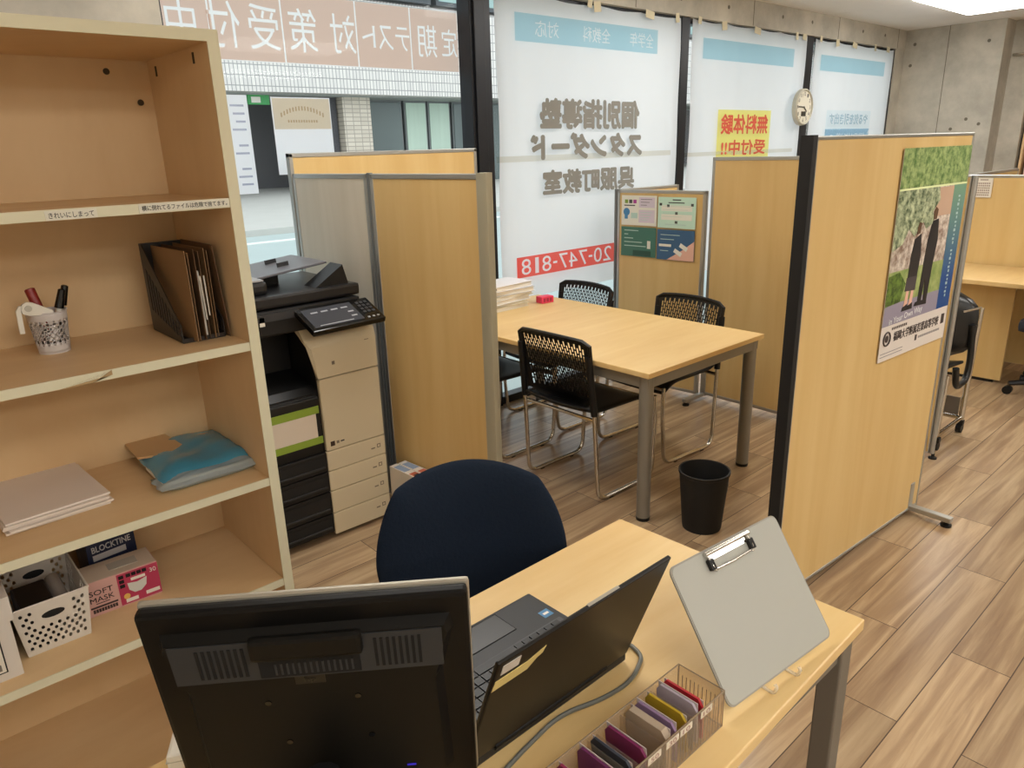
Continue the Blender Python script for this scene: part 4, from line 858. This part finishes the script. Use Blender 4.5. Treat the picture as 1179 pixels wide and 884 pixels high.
# scanner and feeder
bm = bmesh.new(); box(bm, KX0-.0, 1.55, KY0+.03, KY1, .93, 1.03, bev=.008); obj('scanner', bm, BLK, T)
bxo('scanner_strip', DGREY, T, KX0+.02, 1.27, KY0+.024, KY0+.03, .99, 1.02); bxo('usb_cover', WHITE, T, 1.105, 1.125, KY0+.024, KY0+.03, .975, 1.01)
bm = bmesh.new(); box(bm, KX0, 1.56, KY0+.04, KY1-.02, 1.035, 1.085, bev=.012); obj('document_feeder', bm, mat('feeder_black', (26, 26, 28), .3), T)
bm = bmesh.new(); prism(bm, [(1.37, 1.085), (1.50, 1.165), (1.52, 1.085)], 0, .10, Matrix(((1, 0, 0, 0), (0, 0, -1, 2.82), (0, 1, 0, 0), (0, 0, 0, 1)))); obj('feeder_wing', bm, BLK, T)
bm = bmesh.new(); box(bm, KX0+.02, 1.18, KY0+.08, KY1-.06, 1.085, 1.135, bev=.015); obj('feeder_cover', bm, mat('feeder_black', (26, 26, 28), .3), T)
bm = bmesh.new(); R = Matrix.Translation((1.35, 3.02, 1.148)) @ Matrix.Rotation(-.10, 4, 'Y'); box(bm, -.17, .15, -.17, .16, -.005, .005, bev=.003); dt = obj('document_tray', bm, mat('tray_grey', (98, 98, 104), .35), T); dt.matrix_local = R
for y in (-.06, .06): bxo('paper_guide', DGREY, dt, -.02, .03, y, y+.008, .005, .022)
bxo('tray_support', BLK, T, 1.2, 1.32, 2.95, 3.1, 1.085, 1.135)
bm = bmesh.new(); box(bm, KX0+.05, 1.17, KY0+.09, KY0+.21, 1.136, 1.142); obj('instruction_plate', bm, mat('plate_grey', (150, 150, 152), .4), T)

# two slim white boxes between copier and screen
for k, (x, lb) in enumerate(((1.588, 'slim white carton standing beside the copier, nearer the copier'), (1.634, 'slim white carton standing beside the copier, nearer the wooden panel'))):
    T = thing('toner_carton', lb, 'box', (x+.035, 2.53, 0), .07, 'white cartons beside the copier')
    bxo('carton', mat('carton_white', (212, 204, 192), .6), T, -.0215, .0215, -.115, .115, .0, .25, bevel=.001)
    bxo('top_print', mat('print_bluegrey', (130, 146, 170), .6), T, -.017, .017, .01, .09, .25, .2506); bxo('top_photo', mat('print_orange', (176, 90, 60), .6), T, -.017, .017, -.08, -.02, .25, .2506)
    bxo('barcode', BLK, T, -.012, .012, -.075, -.045, .2506, .251)

# ------------------------------------------------------------ near desk
T = thing('office_desk', 'maple desk with grey steel frame in the foreground', 'desk', (0, 0, 0))
DX0, DX1, DY0, DY1 = .0, 1.31, .445, 1.063
bm = bmesh.new(); prism(bm, [(DX0, DY0-.02), (DX1+.008, DY0+.014), (DX1-.012, DY1), (DX0, DY1+.002)], .675, .70); obj('desktop', bm, DESK, T, bevel=.003)
bm = bmesh.new(); box(bm, DX0+.03, DX1-.03, DY0+.03, DY0+.05, .625, .675); box(bm, DX0+.03, DX1-.03, DY1-.05, DY1-.03, .625, .675); box(bm, DX1-.05, DX1-.03, DY0+.05, DY1-.05, .625, .675); box(bm, DX0+.03, DX0+.05, DY0+.05, DY1-.05, .625, .675)
obj('apron', bm, LEGD, T)
for x in (DX0+.02, DX1-.06):
    for y in (DY0+.022, DY1-.065):
        l = bxo('leg', LEGD, T, x, x+.045, y, y+.045, .01, .675, bevel=.004); bxo('foot_cap', BLK, l, x+.003, x+.042, y+.003, y+.042, 0, .01)

# ------------------------------------------------------------ blue task chair
T = thing('task_chair', 'office chair with a large rounded navy fabric back behind the desk', 'chair', (.972, 1.262, 0), math.radians(-32.7))
NAVY = mat('navy_fabric', (20, 31, 47), .85, var=.12, scale=(120, 120, 120), spec=.2, bump=.15)
bm = bmesh.new(); n = 28; V = {}
for s in (0, 1):
    for i in range(n+1):
        for j in range(n+1):
            u = i/n*2-1; v = j/n*2-1
            a = u*math.sqrt(max(0, 1-v*v/2)); b = v*math.sqrt(max(0, 1-u*u/2))      # square to disc
            k = .55; a = a*k+u*(1-k)*(1-.10*v*v); b = b*k+v*(1-k)*(1-.08*u*u)
            e = (1-max(abs(u), abs(v))**5)
            wd = .236*(1-.10*max(0, b)**2-.05*max(0, -b))
            x = a*wd; z = .665+b*.215
            y = .07*a*a*-1+.02 + (-1 if s == 0 else 1)*.034*e - .0*b + .05*max(0, b)
            V[s, i, j] = bm.verts.new((x, y, z))
    for i in range(n):
        for j in range(n):
            bm.faces.new((V[s, i, j], V[s, i+1, j], V[s, i+1, j+1], V[s, i, j+1]))
bmesh.ops.remove_doubles(bm, verts=bm.verts, dist=1e-5)
obj('backrest', bm, NAVY, T, smooth=True, sub=1)
bm = bmesh.new(); box(bm, -.24, .24, -.47, -.03, .40, .47, bev=.03); obj('seat', bm, NAVY, T, smooth=True)
bm = bmesh.new(); tube(bm, smooth_path([(0, .06, .62), (0, .08, .40), (0, -.2, .38)], .06), .02, 10); obj('back_bracket', bm, BLK, T, smooth=True)
bm = bmesh.new(); lathe(bm, [(0, .08), (.028, .08), (.028, .25), (.018, .25), (.018, .4), (0, .4)], 16, 0, -.24); obj('gas_lift', bm, BLK, T, smooth=True)
bm = bmesh.new()
for k in range(5):
    a = k*2*PI/5+.3; tube(bm, [(0, -.24, .11), (.28*math.cos(a), -.24+.28*math.sin(a), .07)], [.025, .016], 8)
obj('star_base', bm, BLK, T)
for k in range(5):
    a = k*2*PI/5+.3; bm = bmesh.new(); cyl(bm, (-.02, 0, .026), .026, .04, 'X', 16); obj('caster', bm, BLK, T, (.28*math.cos(a), -.24+.28*math.sin(a), 0), (0, 0, a+1.2), smooth=True)

# ------------------------------------------------------------ monitor, seen from behind
ma = math.atan2(.61-.845, .463-.15)
T = thing('monitor', 'black monitor with silver bezel seen from behind in the foreground', 'monitor', (.3065, .7275, .70), ma)
HW = .196; TH = .355
scr = bpy.data.objects.new('screen_housing', bpy.data.meshes.new('x')); bpy.data.objects.remove(scr)
MT = Matrix.Translation((0, 0, .40)) @ Matrix.Rotation(math.radians(10), 4, 'X') @ Matrix.Translation((0, 0, -.36))   # top leans back toward the viewer side
def mo(name, bm, m, parent=None, **k):
    o = obj(name, bm, m, parent or T, **k)
    if parent is None: o.matrix_local = MT
    return o
bm = bmesh.new(); box(bm, -HW, HW, .010, .020, .36-TH, .36, bev=.0045); hs = mo('bezel', bm, mat('silver_bezel', (176, 170, 156), .35, .6))
bm = bmesh.new(); box(bm, -HW+.012, HW-.012, .020, .0212, .36-TH+.014, .346); obj('display', bm, BLKG, hs)
bm = bmesh.new(); box(bm, -HW+.002, HW-.002, -.008, .0105, .36-TH+.001, .3585, bev=.006); hsg = mo('rear_shell', bm, mat('monitor_black', (12, 11, 10), .45, spec=.2))
# stepped rear with hexagonal flank
MB_ = mat('monitor_black2', (15, 14, 12), .5, spec=.2); MG2 = mat('monitor_vent_grey', (46, 48, 51), .45, spec=.3)
def frus(a, b, y0, y1):
    bm = bmesh.new(); A = [bm.verts.new((x, y0, z)) for x, z in a]; B = [bm.verts.new((x, y1, z)) for x, z in b]; n = len(a)
    bm.faces.new(B)
    for i in range(n): bm.faces.new((A[i], A[(i+1) % n], B[(i+1) % n], B[i]))
    bm.faces.new(A[::-1]); return bm
outer = [(-.172, .33), (.172, .33), (.176, .31), (.16, .24), (.165, .05), (-.165, .05), (-.16, .24), (-.176, .31)]
inner = [(-.163, .322), (.163, .322), (.166, .308), (.148, .235), (.152, .06), (-.152, .06), (-.148, .235), (-.166, .308)]
bump = obj('rear_cover', frus(outer, inner, -.005, -.022), MB_, hsg)
strip = bxo('vent_panel', MG2, bump, -.160, .160, -.0235, -.021, .258, .32)
SL = mat('slot_black', (4, 4, 4), .9)
for s, x0 in ((-1, -.130), (1, .078)):
    for k in range(8): bxo('vent_slot', SL, strip, x0+k*.0075, x0+k*.0075+.0038, -.0245, -.0234, .266, .312)
bm = bmesh.new(); box(bm, -.066, .066, -.034, -.021, .296, .330, bev=.006); obj('handle_shell', bm, MB_, bump)
bxo('handle_recess', SL, bump, -.06, .060, -.0255, -.0215, .262, .290)
for k in range(14): bxo('recess_slot', MG2, bump, -.042+k*.007, -.0395+k*.007, -.0262, -.0255, .266, .284)
bxo('logo_plate', mat('logo_plate', (20, 17, 13), .4), bump, -.022, .014, -.023, -.022, .244, .258); txt('logo', 'hp', .014, .01, mat('logo_dim', (40, 35, 27), .4), bump, (-.004, -.0236, .251))
for x, z in ((-.06, .215), (.05, .215), (-.045, .14), (.06, .14)):
    bm = bmesh.new(); cyl(bm, (x, -.0235, z), .004, .002, 'Y', 10); obj('screw', bm, BLKG, bump)
bm = bmesh.new(); tube(bm, [(0, -.03, .16), (0, -.02, .012)], .026, 12); obj('stand_neck', bm, BLK, T, smooth=True)
bm = bmesh.new(); lathe(bm, [(0, .0005), (.10, .0005), (.10, .008), (.03, .016), (0, .016)], 40); obj('stand_base', bm, BLK, T, smooth=True)
bxo('led', mat('blue_led', (40, 30, 160), .4, emit=.6), bump, .1, .112, -.0228, -.022, .07, .073)

# small white box on the desk, left of the monitor
T = thing('white_box', 'small white box on the desk edge left of the monitor', 'box', (.225, 1.02, .7008), -.5)
bm = bmesh.new(); box(bm, -.035, .035, -.03, .03, 0, .045, bev=.006); obj('body', bm, WHITE, T)
bxo('lid_line', mat('pivot_grey', (190, 186, 172), .4), T, -.0355, .0355, -.0305, .0305, .034, .0355)

# ------------------------------------------------------------ laptop
T = thing('laptop', 'open black laptop on the desk, lid turned to the viewer', 'laptop', (.697, .705, .70), 0)
LB_ = mat('laptop_black', (22, 20, 18), .38, spec=.3); LD_ = mat('laptop_deck', (38, 38, 39), .42, spec=.35); LK = mat('key_black', (14, 14, 15), .45)
bm = bmesh.new(); box(bm, -.188, .188, .0, .258, .004, .024, bev=.004); base = obj('base', bm, LD_, T)
for x in (-.16, .16):
    for y in (.03, .23): bxo('rubber_foot', BLKM, base, x-.012, x+.012, y-.006, y+.006, 0, .005)
bm = bmesh.new(); box(bm, -.165, .175, .05, .157, .0235, .0245); kb = obj('keyboard', bm, mat('key_gap', (70, 70, 72), .6), T)
cols = [(-.162+.0192*i) for i in range(17)]
for r in range(5):
    y = .056+.0197*r
    for c_, x in enumerate(cols):
        if r == 4 and 5 < c_ < 11:
            if c_ == 6: bxo('space_key', LK, kb, x, x+.094, y, y+.0165, .0245, .0272)
            continue
        bxo('key', LK, kb, x, x+.0165, y, y+.0165, .0245, .0272)
bm = bmesh.new(); box(bm, -.030, .088, .187, .250, .0238, .0246); tp = obj('touchpad', bm, mat('touchpad_dark', (40, 40, 41), .3), T)
bm = bmesh.new(); tube(bm, [(-.030, .187, .0246), (.088, .187, .0246), (.088, .250, .0246), (-.030, .250, .0246)], .0009, 4, closed=True); obj('touchpad_edge', bm, BLKM, tp)
st = bxo('cpu_sticker', mat('sticker_blue', (60, 124, 170), .4), T, .152, .175, .172, .194, .0238, .0245)
bxo('sticker_mark', WHITE, st, .157, .170, .180, .186, .0244, .0247)
# lid: hinge at y=0, leaning away from the user
LT = Matrix.Translation((0, .002, .022)) @ Matrix.Rotation(math.radians(20.5), 4, 'X')
bm = bmesh.new(); box(bm, -.188, .188, -.004, .004, .0, .252, bev=.003); lid = obj('lid', bm, LB_, T); lid.matrix_local = LT
bm = bmesh.new(); box(bm, -.172, .172, .004, .0046, .02, .235); obj('display', bm, BLKG, lid)
bm = bmesh.new(); tube(bm, [(-.13, 0, 0), (.13, 0, 0)], .008, 10); obj('hinge', bm, BLK, lid, smooth=True)
bm = bmesh.new(); prism(bm, [(-.186, .190), (-.120, .192), (-.105, .208), (-.095, .212), (-.092, .226), (-.125, .214), (-.184, .212)], 0, .0006, Matrix.Rotation(PI/2, 4, 'X')); obj('yellow_sticker', bm, mat('yellow_sticker', (206, 186, 120), .5), lid, (0, -.004, 0), label='pale yellow strip of tape')
bxo('white_sticker', mat('white_sticker', (190, 182, 172), .5), lid, -.178, -.145, -.0048, -.004, .222, .242)
bxo('top_bumper', mat('bumper_silver', (190, 186, 176), .3, .5), lid, -.01, .06, -.001, .004, .2515, .2525)
# cable
T = tag(obj('power_cable', (lambda b: (tube(b, smooth_path([(.90, .735, .712), (.925, .73, .705), (.915, .69, .705), (.85, .662, .705), (.78, .668, .705), (.70, .694, .705), (.60, .680, .705), (.50, .66, .705), (.42, .60, .705)], .05, 6), .004, 8), b)[1])(bmesh.new()), mat('grey_cable', (104, 106, 100), .45), smooth=True), 'grey cable curling over the desk behind the laptop lid', 'cable')

# ------------------------------------------------------------ clear card organiser
OX0, OX1, OY0, OY1, OH = .42, .875, .498, .585, .07
T = thing('card_organiser', 'clear ribbed plastic divider tray full of card packets on the desk', 'tray', (OX0, OY0, .7005))
AC = clear('clear_acrylic', (244, 238, 228), .90, .08); ACE = clear('acrylic_edge', (196, 176, 148), .55, .15)
L_ = OX1-OX0; D_ = OY1-OY0
for nm, b in (('front_wall', (0, L_, 0, .002, 0, OH)), ('rear_wall', (0, L_, D_-.002, D_, 0, OH)), ('end_wall', (0, .002, .002, D_-.002, 0, OH)), ('end_wall', (L_-.002, L_, .002, D_-.002, 0, OH)), ('floor_plate', (.002, L_-.002, .002, D_-.002, 0, .002))): bxo(nm, AC, T, *b)
bm = bmesh.new(); tube(bm, [(0, 0, OH), (L_, 0, OH), (L_, D_, OH), (0, D_, OH)], .0013, 5, closed=True); tube(bm, [(0, 0, .001), (L_, 0, .001), (L_, D_, .001), (0, D_, .001)], .001, 5, closed=True)
for x, y in ((0, 0), (L_, 0), (L_, D_), (0, D_)): tube(bm, [(x, y, 0), (x, y, OH)], .0012, 5)
obj('rim', bm, ACE, T)
bm = bmesh.new()
for k in range(58): box(bm, .004+k*.0078, .0052+k*.0078, -.0006, 0, .004, .052)
for k in range(10): box(bm, L_, L_+.0006, .008+k*.0078, .0092+k*.0078, .004, .052); 
obj('ribs', bm, ACE, T)
for x in (.075, .15, .225, .245, .30, .375): bxo('divider', AC, T, x, x+.0016, .002, D_-.002, .002, OH-.006)
for k, (x, body) in enumerate(((.405, '10'), (.352, '10'), (.318, '30'), (.275, '50'), (.215, '30'), (.14, '50'), (.05, '10'))):
    l = bxo('index_label', mat('index_label', (214, 204, 186), .6), T, x-.016, x+.014, -.0016, -.0008, .056, .068); txt('index_text', body, .018, .008, mat('index_ink', (150, 110, 100), .7), l, (x-.001, -.0018, .062), depth=.0003)
cards = [(.405, 'card_red', (176, 30, 44), 'red card packet'), (.392, 'card_lilac', (176, 166, 178), 'pale lilac card packet'), (.365, 'card_yellow', (178, 150, 34), 'mustard yellow card packet'), (.338, 'card_violet', (150, 124, 158), 'violet card packet'), (.315, 'card_taupe', (170, 152, 132), 'taupe paper packet'),
         (.268, 'card_plum', (120, 36, 84), 'plum card packet'), (.238, 'card_black', (52, 56, 66), 'dark card packet with white edge'), (.205, 'card_purple', (104, 40, 88), 'purple card packet'), (.165, 'card_magenta', (134, 34, 74), 'magenta card packet'), (.12, 'card_cream', (190, 176, 156), 'cream card packet'), (.07, 'card_mauve', (136, 96, 124), 'mauve card packet')]
pos = ['nearest the clipboard', 'next to the red one', 'between the lilac and violet packets', 'behind the mustard packet', 'in the wide middle slot', 'left of the wide middle slot', 'between the plum and purple packets', 'in the fifth slot from the clipboard', 'left of the purple packet', 'near the hidden end of the tray', 'at the far hidden end']
for k, (x, nm, c_, d) in enumerate(cards):
    t = thing('card_packet', d+' in the clear tray, '+pos[k], 'cards', (OX0+x, OY0+D_/2, .7035), 0, 'card packets in the clear tray')
    tl = [.05, .08, .12, .10, .10, .12, .15, .08, .12, .14, .1][k]; th = .004 if k != 4 else .012
    R = Matrix.Rotation(-tl, 4, 'Y')
    bm = bmesh.new(); prism(bm, [(-.038, 0), (.038, 0), (.038, .062), (.030, .074), (-.030, .074), (-.038, .062)], 0, th, R @ Matrix(((0, 0, 1, 0), (1, 0, 0, 0), (0, 1, 0, 0), (0, 0, 0, 1)))); obj('card', bm, mat(nm, c_, .55), t)
    bm = bmesh.new(); box(bm, th+.0004, th+.0014, -.037, .037, .002, .072+.004*(k % 2), M=R); obj('backing_paper', bm, mat('backing_paper', (200, 188, 184), .7), t)

# ------------------------------------------------------------ clipboard on a clear stand
cb0 = Vector((.904, .502, .706)); cb1 = Vector((1.207, .476, .706)); ca = math.atan2(cb1.y-cb0.y, cb1.x-cb0.x)
T = thing('clipboard', 'grey landscape clipboard with a wire clip propped up at the desk corner', 'clipboard', ((cb0.x+cb1.x)/2, (cb0.y+cb1.y)/2, .7115), ca)
tilt = -math.asin(.142/.245)
tilt = math.radians(-36)
CT = Matrix.Rotation(tilt, 4, 'X')
def rr(w_, h_, r, n=5):
    pts = []
    for cx_, cz_, a0 in ((w_/2-r, r, -PI/2), (w_/2-r, h_-r, 0), (-w_/2+r, h_-r, PI/2), (-w_/2+r, r, PI)):
        for k in range(n+1): a = a0+k*PI/2/n; pts.append((cx_+r*math.cos(a), cz_+r*math.sin(a)))
    return pts
MX = Matrix.Rotation(PI/2, 4, 'X')
bm = bmesh.new(); prism(bm, rr(.305, .243, .014), -.0014, .0014, MX); bd = obj('board', bm, mat('clipboard_rim', (150, 146, 136), .45), T); bd.matrix_local = CT
bm = bmesh.new(); prism(bm, rr(.299, .237, .012), 0, .0012, Matrix.Translation((0, -.0013, .003)) @ MX); obj('grey_face', bm, mat('clipboard_face', (168, 168, 160), .5, var=.02), bd)
bm = bmesh.new(); lathe(bm, [(0, -.062), (.0045, -.062), (.0045, .062), (0, .062)], 12); cl = obj('clip_roll', bm, CHROME, bd, (-.005, -.008, .236), (0, PI/2, 0), smooth=True)
bxo('clip_jaw', CHROME, bd, -.065, .055, -.0055, -.0026, .222, .238)
bm = bmesh.new()
for s in (-.062, .052): tube(bm, smooth_path([(s, -.007, .236), (s, -.010, .212), (s*.9-.0, -.008, .203)], .01, 4), .0032, 8)
tube(bm, [(-.062, -.008, .206), (-.005, -.007, .204), (.052, -.008, .206)], .0022, 8); obj('clip_wire', bm, CHROME, bd, smooth=True)
for x in (-.062, .052): bxo('clip_grip', BLK, bd, x-.006, x+.007, -.0125, -.003, .206, .226, bevel=.002)
T = thing('clear_stand', 'clear plastic plate stand with hooked feet holding the clipboard', 'stand', ((cb0.x+cb1.x)/2, (cb0.y+cb1.y)/2, .7002), ca)
ACR = clear('stand_acrylic', (248, 246, 240), .72, .05)
for x in (-.055, .015):
    bm = bmesh.new(); tube(bm, smooth_path([(x, .09, .003), (x, .0, .003), (x, -.018, .003), (x, -.022, .018), (x, -.018, .022)], .01, 4), .0032, 8); obj('hook_foot', bm, ACR, T, smooth=True)
    bm = bmesh.new(); tube(bm, [(x, .088, .004), (x, .066, .076)], .0028, 8); obj('strut', bm, ACR, T)

# ------------------------------------------------------------ far booth: desk, chairs
T = thing('booth_desk', 'wooden booth desk with a full side panel at the far right', 'desk', (5.4, 1.30, 0))
bm = bmesh.new(); prism(bm, [(-.07, .0), (.72, -1.2), (.72, .52), (.0, .52)], .672, .70) if False else box(bm, -.02, .7, -1.3, .545, .672, .70); obj('desktop', bm, DESK, T, bevel=.002)
bxo('side_panel', PANEL, T, .14, .165, -.0, .535, .02, .672); bxo('rear_panel', PANEL, T, .66, .68, -1.25, .535, .02, .672); bxo('panel_foot', BLK, T, .142, .163, .04, .5, 0, .02)
T = thing('task_chair', 'dark chair seat and caster base under the far right desk', 'chair', (5.50, .98, 0), PI/2)
bm = bmesh.new(); box(bm, -.22, .22, -.22, .22, .42, .50, bev=.03); obj('seat', bm, mat('dark_blue_seat', (36, 40, 52), .8), T)
bm = bmesh.new(); lathe(bm, [(0, .08), (.028, .08), (.028, .42), (0, .42)], 16); obj('gas_lift', bm, BLK, T)
bm = bmesh.new()
for k in range(5): a = k*2*PI/5+.6; tube(bm, [(0, 0, .10), (.27*math.cos(a), .27*math.sin(a), .07)], [.024, .016], 8)
obj('star_base', bm, BLK, T)
for k in range(5):
    a = k*2*PI/5+.6; bm = bmesh.new(); cyl(bm, (-.02, 0, .027), .027, .04, 'X', 16); obj('caster', bm, BLK, T, (.27*math.cos(a), .27*math.sin(a), 0), (0, 0, a+1), smooth=True)
bm = bmesh.new(); box(bm, -.2, .2, .2, .24, .56, .95, bev=.02); obj('backrest', bm, mat('dark_blue_seat', (36, 40, 52), .8), T)
bm = bmesh.new(); tube(bm, [(0, .1, .42), (0, .24, .44), (0, .245, .6)], .015, 8); obj('back_bracket', bm, BLK, T)

T = thing('caster_chair', 'black shell chair with chrome frame on casters behind the poster partition', 'chair', (4.42, 1.43, 0), 0)
bm = bmesh.new(); n = 12; V = {}
for i in range(n+1):
    for j in range(n+1):
        u = i/n*2-1; v = j/n
        x = -.05+.08*u*u-.05*v+.16*0; y = u*.245*math.sqrt(1-.72*abs(2*v-1)**3.2); z = .46+.345*v-.03*u*u
        V[i, j] = bm.verts.new((x+.06*v, y, z))
for i in range(n):
    for j in range(n): bm.faces.new((V[i, j], V[i+1, j], V[i+1, j+1], V[i, j+1]))
obj('back_shell', bm, mat('black_shell', (26, 27, 28), .28), T, smooth=True, solid=.014)
bm = bmesh.new(); n = 10; V = {}
for i in range(n+1):
    for j in range(n+1):
        u = i/n*2-1; v = j/n; V[i, j] = bm.verts.new((-.40+.36*v, u*.22, .42-.02*(1-u*u)+.03*(1-v)))
for i in range(n):
    for j in range(n): bm.faces.new((V[i, j], V[i+1, j], V[i+1, j+1], V[i, j+1]))
obj('seat', bm, mat('black_shell', (26, 27, 28), .28), T, smooth=True, solid=.014)
for s in (-1, 1):
    y = .235*s
    bm = bmesh.new(); tube(bm, smooth_path([(.0, y*.96, .62), (.02, y, .42), (.0, y, .31), (-.16, y, .30), (-.2, y, .42)], .09, 7), .017, 12); obj('arm_support', bm, mat('black_shell', (26, 27, 28), .28), T, smooth=True)
    bm = bmesh.new(); tube(bm, [(.045, y*1.02, .71), (.025, y*1.02, .40), (.015, y*1.02, .06)], .0155, 10); tube(bm, [(-.03, y*.75, .69), (.045, y*1.02, .71)], .006, 8); tube(bm, [(.015, y*1.02, .085), (-.36, y*1.02, .085)], .012, 10); tube(bm, [(-.36, y*1.02, .085), (-.33, y*1.02, .41)], .012, 10); fr = obj('frame_leg', bm, CHROME, T, smooth=True)
    for x in (.01, -.35):
        bm = bmesh.new(); cyl(bm, (x-.0, y*1.02-.014, .026), .026, .028, 'Y', 18); obj('caster', bm, BLK, T, smooth=True); bxo('caster_fork', BLK, T, x-.016, x+.016, y*1.02-.018, y*1.02+.018, .045, .075, bevel=.004)
bm = bmesh.new(); tube(bm, [(.015, -.24, .085), (.015, .24, .085)], .013, 10); obj('cross_bar', bm, CHROME, T, smooth=True)
bxo('lower_panel', mat('panel_taupe', (104, 96, 86), .6), T, .01, .02, -.22, .22, .10, .20)

# bookcase in the far recess, rail on the wall
T = thing('bookcase', 'narrow bookcase of pale binders at the far right behind the booth', 'shelf', (8.95, 1.95, 0))
bm = bmesh.new(); box(bm, 0, .35, -.9, -.88, 0, 2.0); box(bm, 0, .35, .31, .33, 0, 2.0)
for z in (0.05, .42, .79, 1.16, 1.505, 1.98): box(bm, 0, .35, -.88, .31, z-.02, z)
box(bm, .34, .35, -.88, .31, .05, 1.98); obj('carcass', bm, SHELF, T)
cols_ = [(206, 178, 168), (190, 150, 142), (214, 206, 196), (168, 140, 132), (120, 110, 100)]
k = 0
for z in (1.16, 1.505):
    for i in range(9):
        b = bxo('binder', mat('binder_%d' % (k % 5), cols_[k % 5], .6), None, 8.99, 9.25, 2.19-i*.055, 2.235-i*.055, z+.001, z+.27+.02*(i % 3))
        tag(b, ['pinkish', 'dusty rose', 'cream', 'brownish pink', 'taupe'][k % 5]+' binder on the %s shelf of the far bookcase, %s' % ('upper' if z > 1.3 else 'lower', ['at its left end', 'second from its left end', 'third from its left end', 'fourth from its left end', 'in its middle', 'just right of its middle', 'third from its right end', 'second from its right end', 'at its right end'][i]), 'binder', 'binders on the %s shelf of the far bookcase' % ('upper' if z > 1.3 else 'lower')); bxo('spine_label', PAPER, b, 8.988, 8.99, 2.198-i*.055, 2.227-i*.055, z+.12, z+.2); k += 1
T = thing('wall_rail', 'short chrome rail on the concrete at the upper far right', 'rail', (8.9, 2.3, 2.33))
bm = bmesh.new(); tube(bm, [(0, .16, 0), (-.05, .16, 0), (-.05, -.5, 0), (0, -.5, 0)], .012, 8); 
obj('bar', bm, CHROME, T, smooth=True)
